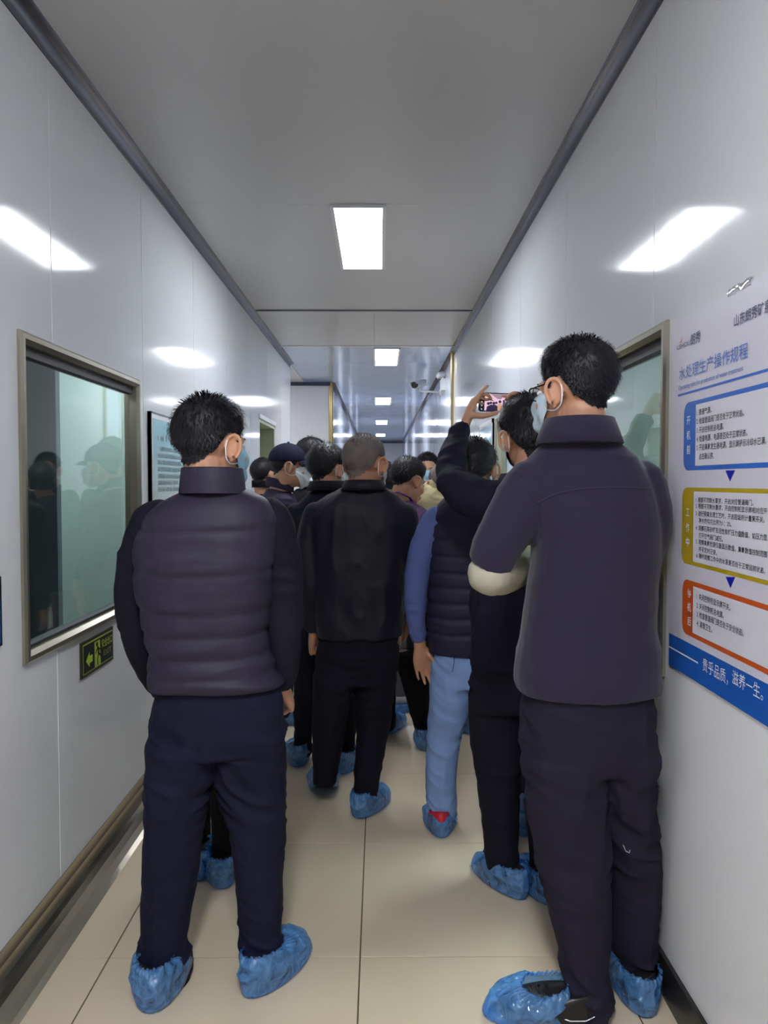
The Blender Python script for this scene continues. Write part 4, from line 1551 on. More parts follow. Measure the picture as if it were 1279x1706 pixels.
# ---- the man in the padded jacket, near left ---------------------------------------------
Y = 2.28
A_S = dict(
    torso=rings_px([(325, 395, 806, 0.06), (304, 420, 818, 0.085), (272, 448, 836, 0.11), (240, 464, 866, 0.13), (226, 462, 915, 0.145), (228, 456, 975, 0.15), (240, 450, 1040, 0.14), (247, 455, 1095, 0.14), (250, 470, 1122, 0.15), (252, 472, 1140, 0.145)], Y, 0.13),
    hips=rings_px([(268, 458, 1120, 0.12), (256, 476, 1178, 0.13), (250, 478, 1222, 0.128), (254, 472, 1246, 0.12)], Y, 0.12),
    legs=[rings_px([(246, 362, 1236, 0.11), (245, 354, 1300, 0.10), (240, 338, 1390, 0.09), (236, 326, 1480, 0.083), (233, 314, 1560, 0.078), (236, 316, 1604, 0.078), (242, 308, 1642, 0.07)], 2.255, 0.09),
          rings_px([(352, 478, 1236, 0.11), (361, 477, 1300, 0.10), (381, 475, 1390, 0.09), (392, 473, 1480, 0.082), (400, 471, 1560, 0.078), (398, 474, 1592, 0.078), (402, 472, 1612, 0.07)], 2.30, 0.09)],
    arms=[arm([(262, 874, 2.31, 0.074), (236, 930, 2.33, 0.070), (226, 1000, 2.34, 0.062), (236, 1062, 2.36, 0.057), (254, 1115, 2.42, 0.050), (276, 1150, 2.50, 0.042)]),
          arm([(444, 870, 2.31, 0.074), (462, 930, 2.33, 0.070), (470, 1000, 2.33, 0.063), (472, 1060, 2.32, 0.056), (470, 1110, 2.33, 0.048), (468, 1142, 2.35, 0.040)])],
    feet=[foot((250, 1692), (285, 1585), cover=dict(crinkle=1.25, h=0.105, w=0.078)), foot((412, 1666), (492, 1580), cover=dict(crinkle=1.2, w=0.074, h=0.1))])
M_AJ = cloth('charcoal nylon', (60, 51, 76), 0.55, weave=0.08, spec=0.28, bl=0.3)
M_AS = cloth('black knit sleeve', (30, 28, 46), 0.8, weave=0.4)
M_AT = cloth('navy trousers', (28, 29, 60), 0.85, weave=0.4)
_az = [at(350, p, 2.15).z for p in (885, 958, 1024, 1062, 1100, 1132)]
def a_jacket(co, no):
    xc = co[:, 0] - (-0.48)
    d = folds(7, 0.006, (3, 3, 9), 0.002)(co, no)
    w = 0.03 * fbm(co * np.array((5, 5, 2)), 91, 2)
    for i, z in enumerate(_az):
        zz = z + (0.10 if i < 3 else 0.05) * np.abs(xc) ** 1.3 - 0.008
        dz = co[:, 2] - zz + w * (0.25 if i < 3 else 0.5)
        d -= (0.0038 if i < 3 else 0.005) * np.exp(-(dz / 0.010) ** 2)
        d += 0.002 * np.exp(-((dz - 0.022) / 0.02) ** 2)
    low = np.clip((1.06 - co[:, 2]) / 0.12, 0, 1)
    q = co + 0.04 * np.stack([fbm(co * 4, 3), fbm(co * 4, 4), fbm(co * 4, 5)], 1)
    d += (crease(q * np.array((4, 4, 20.0)), 17) - 0.6) * 0.016 * low
    return d
person('man seen from behind in a charcoal padded jacket and navy trousers, nearest on the left',
       A_S, dict(c=hc(352, 664, 2.26, 1.03, 0.014), yaw=-33, pitch=-4, s=1.03, hair=dict(thick=0.018, side=0.012, blades=4200, blen=0.02, shift=0, spiky=0.45), mask=M_MASKB),
       dict(jacket=M_AJ, sleeve=M_AS, trousers=M_AT), voxel=0.0055, cv=0.007, seed=3, jacket_fn=a_jacket, sleeves=True,
       hands=(dict(f=(0.5, 0.8, -0.3)), dict(f=(0.15, 0.75, -0.6), curl=(45, 50, 30), n=(-1, 0, -0.3))),
       collar=dict(c=at(354, 822, 2.245), rx=0.094, ry=0.088, h=0.072, flare=-0.08, front_drop=0.25, tilt=0.02), trouser_amp=0.017)

# ---- the tall man on the right, arms folded ---------------------------------------------
Y = 2.16
M_S = dict(
    torso=rings_px([(938, 1000, 716, 0.06), (915, 1022, 732, 0.09), (885, 1052, 758, 0.115), (866, 1080, 795, 0.135), (872, 1094, 845, 0.14), (884, 1098, 905, 0.145), (880, 1092, 965, 0.145), (870, 1090, 1035, 0.145), (861, 1097, 1090, 0.15), (856, 1102, 1126, 0.15), (862, 1098, 1150, 0.145)], Y, 0.14),
    hips=rings_px([(878, 1085, 1130, 0.125), (866, 1092, 1190, 0.13), (866, 1090, 1245, 0.13), (872, 1084, 1275, 0.12)], Y, 0.13),
    legs=[rings_px([(867, 1012, 1255, 0.125, 2.155), (876, 1012, 1330, 0.115, 2.15), (887, 1014, 1400, 0.10, 2.145), (904, 1018, 1480, 0.09, 2.14), (922, 1021, 1550, 0.085, 2.135), (932, 1020, 1610, 0.082, 2.13), (938, 1014, 1665, 0.08, 2.125), (948, 1010, 1700, 0.075, 2.12)], 2.16, 0.1),
          rings_px([(975, 1092, 1250, 0.125, 2.165), (992, 1087, 1325, 0.115, 2.19), (1008, 1097, 1400, 0.10, 2.21), (1014, 1102, 1475, 0.09, 2.23), (1018, 1094, 1540, 0.085, 2.23), (1020, 1090, 1600, 0.08, 2.23), (1028, 1086, 1632, 0.075, 2.23)], 2.2, 0.1)],
    arms=[arm([(886, 815, 2.16, 0.082), (852, 868, 2.14, 0.076), (827, 914, 2.12, 0.067), (815, 940, 2.13, 0.061)]),
          arm([(1064, 812, 2.16, 0.078), (1074, 860, 2.15, 0.072), (1074, 906, 2.14, 0.063), (1070, 918, 2.16, 0.058)])],
    feet=[foot((1006, 1708), (860, 1690), cover=dict(L=0.24, rim_y=0.07, rim_b=0.06, rim_a=0.05, h=0.085, w=0.068, crinkle=1.2), shift=0.085),
          foot((1078, 1700), (1040, 1612), cover=dict(crinkle=1.2, w=0.066))])
M_MJ = cloth('black fleece', (57, 49, 78), 0.9, weave=0.5, sheen=0.15, bs=420)
M_MT = cloth('charcoal sweat trousers', (47, 42, 64), 0.9, weave=0.4)
M_BEIGE = cloth('beige sleeve', (172, 166, 146), 0.85, weave=0.3)
M_SILVER = mat('reflective piping', srgb(190, 195, 200), 0.25, metal=0.3)
def m_extra(root, jo, to, Rs, c):
    seams(jo, [[(895, 838), (926, 823), (966, 815), (1019, 812), (1098, 815)], [(868, 800), (894, 838)], [(894, 838), (900, 880), (897, 905)]], 0.0032, M_MJ)
    for name, rows, sd in (('forearm_sleeve', [(816, 957, 2.13, 0.060), (842, 954, 2.22, 0.057), (890, 935, 2.40, 0.052), (965, 925, 2.46, 0.046)], 0),
                           ('forearm_sleeve', [(1068, 930, 2.16, 0.055), (1050, 946, 2.28, 0.054), (960, 942, 2.45, 0.052), (885, 935, 2.50, 0.046)], 1)):
        p = dense_path(arm(rows), 4)
        me = remesh(MB().tube([q[:3] for q in p], [q[3] for q in p], 16), 0.007, 3)
        displace(me, folds(66 + sd, 0.005, (7, 7, 9), 0.002))
        finish(me, name, M_BEIGE, jo)
    # drawn waist cord hanging as a pale thread
    seams(to, [[(1038, 1408), (1042, 1418), (1048, 1421), (1049, 1416)]], 0.0012, M_SILVER, 'thread')
def m_shoe(so, Rf, off):
    for sx in (-1, 1):
        part(MB().tube([(sx * 0.047, 0.13, 0.040), (sx * 0.050, 0.09, 0.032), (sx * 0.048, 0.05, 0.036), (sx * 0.040, 0.028, 0.045)], 0.0015, 6).xform(Rf, off), 'piping', M_SILVER, so, True)
    for k in range(3):
        yy = 0.15 + 0.02 * k
        part(MB().tube([(-0.02, yy, 0.083 - 0.006 * k), (0, yy + 0.008, 0.092 - 0.006 * k), (0.02, yy, 0.083 - 0.006 * k)], 0.0025, 6).xform(Rf, off), 'lace', M_SHOE, so, True)
    part(MB().tube([(-0.01, 0.012, 0.075), (-0.006, -0.006, 0.09), (0.006, -0.006, 0.09), (0.01, 0.012, 0.075)], 0.0025, 6).xform(Rf, off), 'heel_loop', M_SILVER, so, True)
for ft in M_S['feet']:
    ft['detail'] = m_shoe
person('tall man from behind, arms folded, dark fleece jacket with beige forearms, on the right',
       M_S, dict(c=hc(957, 567, 2.15, 1.05, 0.016), yaw=36, pitch=-2, s=1.05, hair=dict(thick=0.020, side=0.010, blades=4800, blen=0.016, shift=3, spiky=0.35), mask=M_MASKP, glasses=True),
       dict(jacket=M_MJ, trousers=M_MT), voxel=0.0055, cv=0.007, seed=11, jacket_fn=folds(12, 0.008, (3, 3, 5), 0.0018), extra=m_extra,
       hands=(dict(w=at(985, 920, 2.49), f=(0.9, 0.3, 0.1), n=(0, -1, 0.1)), dict(w=at(868, 930, 2.50), f=(-0.75, -0.5, 0.45), n=(0.3, -1, 0), size=0.98)),
       collar=dict(c=at(964, 742, 2.125), rx=0.088, ry=0.088, h=0.070, fold=0.16, front_drop=0.3, tilt=0.05), trouser_amp=0.017)

# ---- the man photographing with a raised phone ---------------------------------------------
Y = 2.8
L_S = dict(
    torso=rings_px([(850, 905, 795, 0.06), (838, 930, 810, 0.085), (812, 950, 832, 0.105), (800, 965, 868, 0.125), (790, 968, 930, 0.13), (784, 965, 1000, 0.13), (781, 962, 1060, 0.13), (780, 962, 1110, 0.13)], Y, 0.13),
    hips=rings_px([(785, 955, 1080, 0.11), (781, 958, 1130, 0.12), (781, 958, 1180, 0.12)], Y, 0.12),
    legs=[rings_px([(781, 872, 1170, 0.11), (784, 870, 1230, 0.10), (794, 866, 1310, 0.085), (803, 864, 1380, 0.08), (808, 864, 1430, 0.078), (808, 868, 1464, 0.075)], 2.83, 0.09),
          rings_px([(860, 955, 1170, 0.11), (864, 950, 1230, 0.10), (872, 942, 1310, 0.085), (878, 934, 1390, 0.08), (882, 932, 1450, 0.075), (884, 930, 1482, 0.07)], 2.80, 0.09)],
    arms=[arm([(838, 838, 2.80, 0.076), (800, 832, 2.80, 0.074), (764, 815, 2.86, 0.068), (752, 785, 2.95, 0.058), (758, 745, 3.03, 0.049), (768, 714, 3.10, 0.037)]),
          arm([(926, 846, 2.82, 0.076), (948, 842, 2.9, 0.07), (950, 815, 3.02, 0.062), (930, 760, 3.10, 0.05), (905, 715, 3.14, 0.04), (893, 700, 3.16, 0.037)])],
    feet=[foot((872, 1502), (790, 1432), cover=dict(w=0.062, crinkle=1.1)), foot((918, 1512), (866, 1428), cover=dict(crinkle=1.1))])
M_LJ = cloth('midnight jacket', (33, 31, 56), 0.8, weave=0.3)
M_LT = cloth('dark navy trousers', (30, 28, 46), 0.85)
person('man in midnight jacket photographing with a phone held up in both hands',
       L_S, dict(c=hc(880, 662, 2.80, 1.0, 0.02), yaw=14, pitch=6, roll=-6, s=1.02, hair=dict(thick=0.026, side=0.016, blades=4200, blen=0.026, shift=-4, spiky=0.3), mask=M_MASKW),
       dict(jacket=M_LJ, trousers=M_LT), voxel=0.0050, cv=0.008, seed=21, jacket_fn=folds(23, 0.013, (5, 7, 9), 0.003),
       hands=(dict(w=at(777, 700, 3.12), f=(0.32, 0.10, 0.85), n=(0.85, 0.15, -0.32), curl=(10, 20, 20), thumb=(0.18, 0.42, 0.95), fingers=[(8, 14, 10), (30, 50, 40), (38, 60, 40), (42, 60, 40)]),
              dict(w=at(889, 690, 3.16), f=(-0.48, 0.05, 0.82), n=(-0.80, 0.2, -0.45), fingers=[(30, 48, 40), (40, 55, 40), (45, 60, 40), (45, 60, 40)], thumb=(0.25, 0.45, 0.9))),
       collar=dict(c=at(876, 818, 2.765), rx=0.085, ry=0.085, h=0.06, fold=0.12, front_drop=0.3, tilt=0.04))

# the phone itself
PHC = at(830, 670.5, 3.2)
PH = thing('phone', (PHC.x, PHC.y, PHC.z - 0.037), 'black phone showing the crowd on its screen, held up in two hands', 'phone')
Rp = Matrix.Rotation(math.radians(-2), 3, 'Z') @ Matrix.Rotation(math.radians(2.5), 3, 'Y')
def ph_rect(x0, x1, z0, z1, y0, y1, r=0.006):
    ring = []
    for (cx, cz, a0) in ((x1 - r, z1 - r, 0), (x0 + r, z1 - r, 90), (x0 + r, z0 + r, 180), (x1 - r, z0 + r, 270)):
        for k in range(5):
            a = math.radians(a0 + 22.5 * k)
            ring.append((cx + r * math.cos(a), cz + r * math.sin(a)))
    return MB().loft([[(p[0], y0, p[1]) for p in ring], [(p[0], y1, p[1]) for p in ring]])
part(ph_rect(-0.079, 0.079, -0.038, 0.038, 0.0, 0.009, 0.01).xform(Rp, PHC), 'phone_body', M_BLACK, PH)
def em(name, rgb, k=1.0):
    c = srgb(*rgb)
    return mat(name, (0.01, 0.01, 0.01, 1), 0.15, emit=c, estr=k * 0.17)
SCR = [em('screen dark', (22, 20, 30)), em('screen wall', (226, 186, 208)), em('screen ceiling', (150, 130, 140)), em('screen crowd', (40, 34, 60)), em('screen beige', (206, 160, 130)), em('screen blue', (90, 160, 200)), em('screen white', (235, 225, 235))]
sc_ = MB()
def scr(pts, mi, k):
    sc_.add([(p[0], -0.0006 - 0.00015 * k, p[1]) for p in pts], [tuple(range(len(pts)))], mi)
def rc(x0, x1, z0, z1):
    return [(x0, z0), (x1, z0), (x1, z1), (x0, z1)]
scr(rc(-0.077, 0.077, -0.036, 0.036), 0, 0)
scr(rc(-0.055, 0.043, -0.034, 0.034), 1, 1)
scr([(-0.035, 0.034), (0.03, 0.034), (0.008, 0.012), (-0.004, 0.014)], 2, 2)
scr([(-0.055, 0.012), (-0.02, 0.008), (-0.02, 0.005), (-0.055, 0.009)], 3, 2)
for (cx, cz, r) in ((-0.04, -0.006, 0.006), (-0.03, -0.003, 0.0055), (-0.018, -0.004, 0.006), (-0.008, -0.002, 0.005), (0.006, 0.003, 0.006)):
    scr([(cx + r * math.cos(2 * math.pi * k / 10), cz + r * math.sin(2 * math.pi * k / 10)) for k in range(10)], 3, 3)
scr([(-0.048, -0.034), (-0.002, -0.034), (0.0, -0.016), (-0.012, -0.010), (-0.03, -0.010), (-0.045, -0.018)], 3, 3)
scr([(-0.002, -0.034), (0.016, -0.034), (0.016, -0.008), (0.006, -0.002), (-0.003, -0.008)], 4, 4)
scr(rc(0.018, 0.025, -0.034, 0.010), 3, 4)
scr(rc(0.033, 0.042, -0.03, 0.0), 5, 4)
for z in (0.029, 0.0145, 0.0, -0.0145, -0.029):
    scr([(-0.066 + 0.0025 * math.cos(2 * math.pi * k / 8), z + 0.0025 * math.sin(2 * math.pi * k / 8)) for k in range(8)], 6, 2)
for (x, z, r) in ((0.058, -0.004, 0.007), (0.058, 0.024, 0.0035)):
    scr([(x + r * math.cos(2 * math.pi * k / 14), z + r * math.sin(2 * math.pi * k / 14)) for k in range(14)], 6, 2)
scr([(0.058 + 0.005 * math.cos(2 * math.pi * k / 14), -0.004 + 0.005 * math.sin(2 * math.pi * k / 14)) for k in range(14)], 0, 3)
part(sc_.xform(Rp, PHC), 'screen', SCR, PH, fix=False)

# ---- the man in the quilted vest and jeans ---------------------------------------------
Y = 3.3
K_S = dict(
    torso=rings_px([(772, 820, 806, 0.06), (756, 838, 818, 0.085), (730, 862, 838, 0.11), (715, 878, 870, 0.125), (710, 882, 930, 0.13), (710, 882, 1000, 0.132), (710, 882, 1050, 0.132), (713, 880, 1086, 0.13)], Y, 0.13),
    hips=rings_px([(722, 872, 1065, 0.11), (716, 876, 1105, 0.12), (716, 874, 1140, 0.12)], Y, 0.12),
    legs=[rings_px([(715, 796, 1130, 0.105), (715, 781, 1170, 0.10), (712, 769, 1220, 0.088), (709, 761, 1280, 0.08), (711, 759, 1330, 0.076), (714, 758, 1357, 0.07)], 3.30, 0.09),
          rings_px([(790, 876, 1130, 0.105), (802, 880, 1200, 0.095), (822, 884, 1270, 0.08), (840, 886, 1330, 0.076), (846, 886, 1362, 0.07)], 3.30, 0.09)],
    arms=[arm([(728, 868, 3.3, 0.062), (708, 905, 3.29, 0.058), (696, 950, 3.28, 0.053), (692, 995, 3.28, 0.048), (694, 1040, 3.29, 0.040), (698, 1068, 3.30, 0.033)]),
          arm([(862, 868, 3.3, 0.062), (880, 930, 3.3, 0.055), (886, 995, 3.3, 0.048), (884, 1062, 3.36, 0.036)])],
    feet=[foot((736, 1398), (724, 1322), cover=dict(rim_y=0.11, h=0.07, w=0.064, crinkle=1.2)), foot((872, 1398), (890, 1318), cover=dict(crinkle=1.1))])
M_VEST = cloth('navy quilted vest', (50, 44, 78), 0.6, weave=0.1, spec=0.28)
M_SHIRT = cloth('blue knit sleeve', (84, 96, 148), 0.85, weave=0.4)
M_JEANS = cloth('washed blue jeans', (128, 154, 200), 0.85, weave=0.5, var=0.22)
M_REDSHOE = mat('red sports shoe', srgb(190, 30, 44), 0.5)
K_S['feet'][0]['shoe'] = M_REDSHOE
_kz = [at(740, p, 3.18).z for p in (872, 900, 929, 957, 982, 1008, 1033, 1060)]
def k_vest(co, no):
    d = folds(41, 0.003, (4, 4, 10), 0.001)(co, no)
    wob = 0.008 * fbm(co * np.array((7, 7, 3)), 44, 2)
    for z in _kz:
        dz = co[:, 2] - z + wob
        d -= 0.009 * np.exp(-(dz / 0.008) ** 2)
    return d
def k_extra(root, jo, to, Rs, c):
    seams(to, [[(757, 1090), (756, 1105), (753, 1122)]], 0.0016, M_VEST, 'pocket_seam')
def k_shoe(so, Rf, off):
    part(MB().tube([(-0.028, 0.022, 0.05), (0, 0.010, 0.052), (0.028, 0.022, 0.05)], [0.006, 0.008, 0.006], 8).xform(Rf, off), 'heel_tab', M_BLACK, so, True)
K_S['feet'][0]['detail'] = k_shoe
person('man in navy quilted vest over blue sleeves, light blue jeans and red shoe',
       K_S, dict(c=hc(790, 731, 3.28, 1.0, 0.016), yaw=-12, pitch=-8, s=0.98, hair=dict(thick=0.02, side=0.012, blades=3200, blen=0.02)),
       dict(jacket=M_VEST, sleeve=M_SHIRT, trousers=M_JEANS), voxel=0.0052, cv=0.008, seed=31, jacket_fn=k_vest, sleeves=True, jname='vest', jsmooth=3, extra=k_extra,
       hands=(dict(w=at(700, 1078, 3.30), f=(0.16, 0.12, -1), n=(0.25, -1, 0), curl=(12, 20, 14), thumb=(0.7, 0.35, 0.6)), None), skin=M_SKIN2,
       collar=dict(c=at(796, 824, 3.255), rx=0.09, ry=0.085, h=0.06, flare=-0.08), trouser_amp=0.018)

# ---- the grey-haired man in the middle ---------------------------------------------
Y = 3.45
E_S = dict(
    torso=rings_px([(588, 632, 806, 0.06), (570, 646, 814, 0.085), (534, 668, 832, 0.105), (516, 682, 858, 0.125), (517, 681, 910, 0.13), (520, 677, 970, 0.132), (524, 674, 1024, 0.132), (527, 671, 1060, 0.13)], Y, 0.13),
    hips=rings_px([(536, 662, 1040, 0.11), (526, 664, 1090, 0.118), (523, 660, 1135, 0.118)], Y, 0.115),
    legs=[rings_px([(522, 598, 1120, 0.105, 3.43), (522, 585, 1160, 0.10, 3.42), (520, 574, 1220, 0.085, 3.45), (520, 566, 1265, 0.08, 3.48), (520, 561, 1290, 0.074, 3.50), (522, 560, 1302, 0.07, 3.51)], Y, 0.09),
          rings_px([(586, 661, 1120, 0.105), (592, 654, 1170, 0.10), (594, 646, 1230, 0.085), (590, 636, 1280, 0.08), (590, 632, 1315, 0.076), (594, 632, 1335, 0.072)], 3.47, 0.09)],
    arms=[arm([(524, 862, 3.45, 0.066), (513, 910, 3.44, 0.060), (516, 965, 3.43, 0.054), (518, 1010, 3.45, 0.048), (522, 1046, 3.50, 0.040)]),
          arm([(672, 862, 3.45, 0.066), (668, 910, 3.44, 0.060), (660, 960, 3.45, 0.054), (664, 1010, 3.55, 0.046), (662, 1040, 3.64, 0.040)])],
    feet=[foot((538, 1345), (540, 1278), lift=24, cover=dict(crinkle=0.9)), foot((596, 1366), (640, 1318), cover=dict(crinkle=1.1))])
M_EJ = cloth('black jacket', (30, 29, 48), 0.6, weave=0.12, spec=0.3)
M_ET = cloth('black blue trousers', (27, 25, 42), 0.85)
person('man in the middle with cropped grey hair and glasses, black jacket, heel lifted in stride',
       E_S, dict(c=hc(608, 725, 3.44, 1.03, 0.006), yaw=-32, pitch=-3, s=1.05, hair=dict(thick=0.006, side=0.004, blades=2600, blen=0.006, spiky=0.8, mat=M_HAIRG), mask=M_MASKW, glasses=True),
       dict(jacket=M_EJ, trousers=M_ET), voxel=0.0055, cv=0.008, seed=41, jacket_fn=folds(43, 0.016, (7, 6, 4), 0.003),
       hands=(dict(f=(-0.10, 0.25, -0.9), curl=(50, 60, 40)), dict(f=(0.05, 0.4, -0.8), curl=(40, 45, 30))), skin=M_SKIN2,
       collar=dict(c=at(606, 818, 3.41), rx=0.080, ry=0.08, h=0.045, fold=0.08, front_drop=0.3, tilt=0.05))

# ---- the black-haired man with a white mask ---------------------------------------------
Y = 4.1
D_S = dict(
    torso=rings_px([(534, 562, 806, 0.06), (524, 572, 815, 0.08), (502, 592, 832, 0.10), (490, 602, 858, 0.12), (490, 604, 910, 0.125), (492, 602, 980, 0.125), (494, 600, 1040, 0.125), (494, 600, 1070, 0.125)], Y, 0.12),
    hips=rings_px([(500, 594, 1040, 0.11), (494, 598, 1080, 0.115), (493, 598, 1110, 0.115)], Y, 0.11),
    legs=[rings_px([(490, 548, 1098, 0.10), (490, 540, 1140, 0.09), (489, 528, 1190, 0.08), (489, 522, 1230, 0.075), (490, 520, 1256, 0.07)], 4.1, 0.09),
          rings_px([(544, 600, 1098, 0.10), (548, 596, 1150, 0.09), (554, 594, 1200, 0.08), (558, 592, 1240, 0.075), (560, 590, 1264, 0.07)], 4.08, 0.09)],
    arms=[arm([(494, 858, 4.1, 0.064), (486, 905, 4.09, 0.058), (486, 955, 4.08, 0.052), (492, 1010, 4.15, 0.042)]),
          arm([(596, 858, 4.1, 0.064), (606, 920, 4.1, 0.056), (608, 985, 4.1, 0.048), (604, 1030, 4.18, 0.04)])],
    feet=[foot((496, 1280), (492, 1232)), foot((568, 1292), (596, 1254))])
M_DJ = cloth('navy black jacket', (34, 34, 50), 0.7, weave=0.2)
person('black haired man in dark jacket close on the left of the grey haired man',
       D_S, dict(c=hc(545, 741, 4.08, 1.0, 0.014), yaw=-36, pitch=-4, s=0.99, hair=dict(thick=0.022, side=0.016, blades=2600, blen=0.026, spiky=0.2), mask=M_MASKW),
       dict(jacket=M_DJ, trousers=M_ET), voxel=0.008, cv=0.009, seed=51, collar=dict(c=at(546, 818, 4.05), rx=0.088, ry=0.085, h=0.05, fold=0.06, tilt=0.03))

# ---- the man hidden behind the padded jacket: only his feet and shins show ------------------
B_S = auto(-0.63, 2.98, 1.60, 0.0, sw=0.19)
B_S['legs'] = [rings_px([(318, 372, 1180, 0.10), (316, 362, 1250, 0.09), (314, 352, 1320, 0.08), (314, 348, 1380, 0.075), (316, 346, 1432, 0.07)], 3.02, 0.09),
               rings_px([(352, 408, 1180, 0.10), (352, 402, 1250, 0.09), (352, 400, 1330, 0.08), (353, 400, 1400, 0.075), (356, 400, 1446, 0.07)], 2.94, 0.09)]
B_S['feet'] = [foot((328, 1472), (352, 1392)), foot((372, 1484), (362, 1410), cover=dict(crinkle=1.15))]
M_BT = cloth('black trousers', (20, 19, 26), 0.85)
person('man hidden behind the padded jacket, only his black trouser legs and blue covers show', B_S,
       dict(c=Vector((-0.62, 2.98, 1.47)), s=0.95, hair=dict(blades=300)), dict(jacket=M_BT, trousers=M_BT), voxel=0.009, seed=61)

# ---- the man with the navy cap, in profile ---------------------------------------------
th = math.radians(-72)
C_S = auto(at(462, 800, 4.8).x, 4.8, 1.66, th, sw=0.205)
C_S['feet'] = [footw(-0.62, 4.86, 60), footw(-0.60, 4.70, 70)]
M_CJ = cloth('plum navy jacket', (58, 48, 78), 0.65, weave=0.15)
M_CAP = cloth('navy cap', (34, 32, 66), 0.8, weave=0.3)
def c_extra(root, jo, to, Rs, c):
    pass
person('man in profile wearing a navy baseball cap, white mask and plum jacket', C_S,
       dict(c=at(481, 779, 4.78), yaw=-74, pitch=-4, s=1.02, hair=dict(thick=0.006, side=0.006, blades=600, shift=2), mask=M_MASKW, cap=M_CAP),
       dict(jacket=M_CJ, trousers=M_ET), voxel=0.007, cv=0.009, seed=71, collar=dict(c=at(466, 815, 4.8), rx=0.078, ry=0.085, h=0.055, flare=0.0, front_drop=0.4, yaw=-72, tilt=0.25))

# ---- man in a suit with glasses, behind the cap ---------------------------------------------
F_S = auto(at(520, 800, 5.25).x, 5.25, 1.69, math.radians(-58), sw=0.21)
F_S['feet'] = [foot((575, 1222), (604, 1208)), footw(-0.5, 5.28, 55)]
F_S['legs'][0] = [(-0.42, 5.2, 0.76, 0.085, 0.1, 0), (-0.34, 5.0, 0.62, 0.08, 0.09, 0), (-0.25, 4.8, 0.42, 0.07, 0.08, 0), (-0.18, 4.66, 0.2, 0.064, 0.07, 0), (-0.165, 4.64, 0.05, 0.06, 0.066, 0)]
M_SUIT = cloth('black suit', (40, 38, 50), 0.75, weave=0.2)
M_SHIRTW = cloth('pale blue shirt', (206, 216, 228), 0.8)
person('man in black suit and pale shirt collar with glasses, behind the cap wearer', F_S,
       dict(c=hc(521, 729, 5.25, 1.0, 0.014), yaw=-66, pitch=0, s=1.0, hair=dict(thick=0.016, side=0.01, blades=1000, shift=0), glasses=True),
       dict(jacket=M_SUIT, trousers=M_ET, collar=M_SHIRTW), voxel=0.008, cv=0.01, seed=81, collar=dict(c=at(519, 812, 5.25), rx=0.075, ry=0.078, h=0.065, fold=0.1, yaw=-58))

# ---- dark head between the padded jacket and the cap ---------------------------------------------
G_S = auto(at(438, 800, 5.7).x, 5.7, 1.61, math.radians(-75), sw=0.19)
person('man mostly hidden behind the cap wearer, dark cropped head only', G_S,
       dict(c=hc(439, 763, 5.7, 0.98, 0.01), yaw=-30, s=0.98, hair=dict(thick=0.01, side=0.006, blades=900, blen=0.01)),
       dict(jacket=M_BT, trousers=M_BT), voxel=0.01, cv=0.011, seed=91, collar=dict(c=at(438, 812, 5.7), rx=0.08, ry=0.08, h=0.05))

# ---- young man looking down, mauve jacket and lanyard ---------------------------------------------
Y = 4.45
H_S = auto(at(664, 800, Y).x, Y, 1.60, math.radians(-30), sw=0.205)
H_S['legs'][1] = rings_px([(650, 706, 1085, 0.10), (664, 716, 1120, 0.09), (676, 716, 1165, 0.08), (688, 718, 1205, 0.074), (694, 718, 1228, 0.07)], 4.38, 0.09)
H_S['feet'] = [footw(0.02, 4.5, 20), foot((705, 1252), (722, 1212))]
H_S['arms'][1] = arm([(690, 862, 4.45, 0.064), (698, 920, 4.42, 0.056), (694, 985, 4.36, 0.05), (684, 1035, 4.34, 0.038)])
M_HJ = cloth('mauve jacket', (104, 76, 116), 0.7, weave=0.15)
M_LANY = cloth('blue lanyard', (40, 36, 170), 0.6)
def h_extra(root, jo, to, Rs, c):
    p = at(664, 826, 4.42)
    part(MB().tube([p + Vector((-0.07, 0.06, -0.01)), p + Vector((-0.055, -0.03, 0.012)), p + Vector((0.0, -0.075, 0.02)), p + Vector((0.06, -0.05, -0.01)), p + Vector((0.085, 0.03, -0.05))], 0.009, 8, flat=0.3), 'lanyard', M_LANY, jo, True)
person('young man with short black hair looking down, mauve jacket and blue lanyard', H_S,
       dict(c=hc(680, 763, 4.45, 1.0, 0.016), yaw=-52, pitch=-18, s=1.0, hair=dict(thick=0.02, side=0.007, blades=2200, blen=0.016, spiky=0.5, shift=4)),
       dict(jacket=M_HJ, trousers=M_BT), voxel=0.007, cv=0.009, seed=101, skin=M_SKIN2, extra=h_extra,
       hands=(None, dict(f=(-0.3, 0.3, -0.8), curl=(20, 25, 20))))

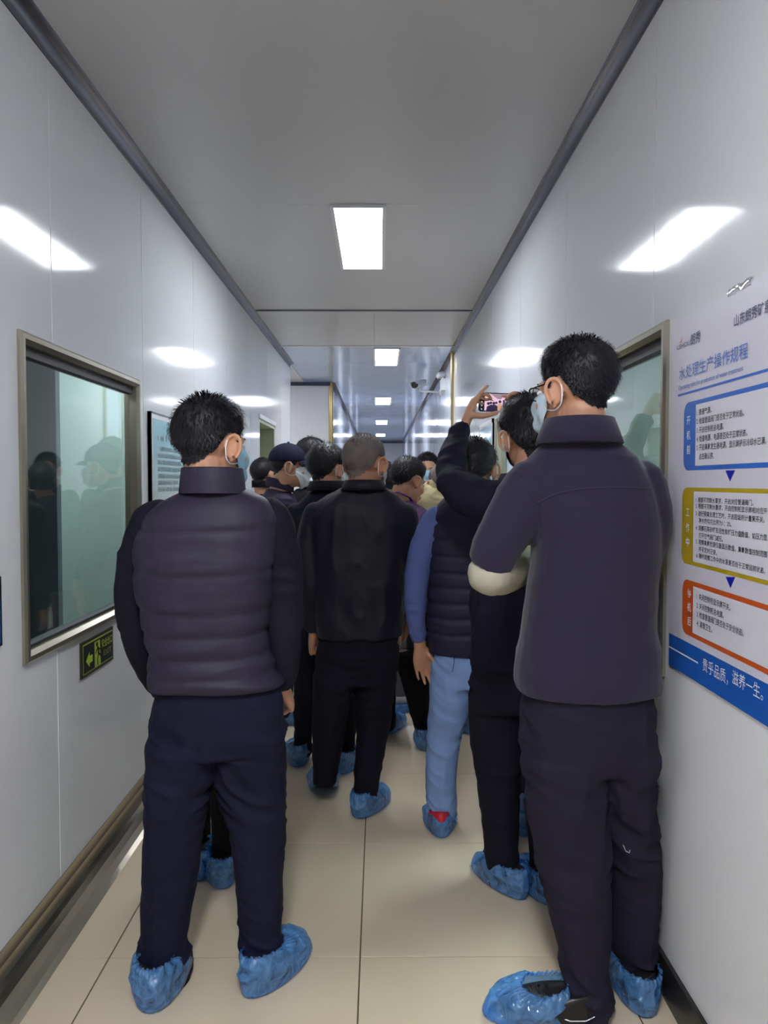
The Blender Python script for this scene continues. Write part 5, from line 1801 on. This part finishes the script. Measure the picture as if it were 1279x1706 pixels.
# ---- person facing the camera with a blue mask ---------------------------------------------
I_S = auto(at(711, 800, 6.2).x, 6.2, 1.67, math.radians(178), sw=0.21)
person('man facing the camera with black hair and a blue mask, farthest back', I_S,
       dict(c=hc(712, 756, 6.2, 1.0, 0.016), yaw=176, pitch=-4, s=1.02, hair=dict(thick=0.022, side=0.01, blades=1400, blen=0.02), mask=M_MASKB),
       dict(jacket=M_BT, trousers=M_BT), voxel=0.007, cv=0.011, seed=111, collar=dict(c=at(707, 818, 6.2), rx=0.08, ry=0.08, h=0.05, yaw=180))

# ---- grey haired person in beige ---------------------------------------------
J_S = auto(at(748, 800, 4.85).x, 4.85, 1.75, math.radians(-8), sw=0.2)
J_S['feet'] = [footw(0.34, 4.78, 0), foot((782, 1224), (776, 1196))]
M_JB = cloth('beige jacket', (178, 166, 128), 0.85)
M_BROWN = mat('brown shoe leather', srgb(96, 58, 44), 0.4)
J_S['feet'][1]['shoe'] = M_BROWN
person('grey haired person in a beige jacket behind the raised sleeve', J_S,
       dict(c=hc(738, 773, 4.85, 0.98, 0.012), yaw=10, s=0.98, hair=dict(thick=0.016, side=0.012, blades=900, mat=M_HAIRG)),
       dict(jacket=M_JB, trousers=M_BT), voxel=0.009, cv=0.01, seed=121, collar=dict(c=at(738, 812, 4.83), rx=0.085, ry=0.085, h=0.045))

# ---- person in grey trousers and pale shoe beyond the grey-haired man ------------------------------
P_S = auto(at(630, 800, 5.3).x, 5.3, 1.60, math.radians(-20), sw=0.17)
P_S['feet'] = [footw(-0.02, 5.05, 75), foot((648, 1187), (680, 1182))]
P_S['legs'][1] = rings_px([(636, 676, 1050, 0.09), (640, 676, 1100, 0.085), (646, 674, 1140, 0.075), (648, 674, 1165, 0.07)], 5.05, 0.085)
M_GREYT = cloth('light grey trousers', (128, 122, 130), 0.85)
M_PALESHOE = mat('pale grey sports shoe', srgb(160, 160, 165), 0.5)
P_S['feet'][1]['shoe'] = M_PALESHOE
P_S['feet'][0]['shoe'] = M_PALESHOE
P_S['feet'][1]['cover'] = dict(h=0.05, rim_b=0.10)
person('person in light grey trousers and pale shoes mostly hidden behind the grey haired man', P_S,
       dict(c=hc(641, 772, 5.3, 0.96, 0.012), yaw=-20, s=0.96, hair=dict(thick=0.018, side=0.012, blades=800)),
       dict(jacket=M_DJ, trousers=M_GREYT), voxel=0.009, cv=0.01, seed=131, collar=dict(c=at(638, 815, 5.28), rx=0.08, ry=0.08, h=0.045))
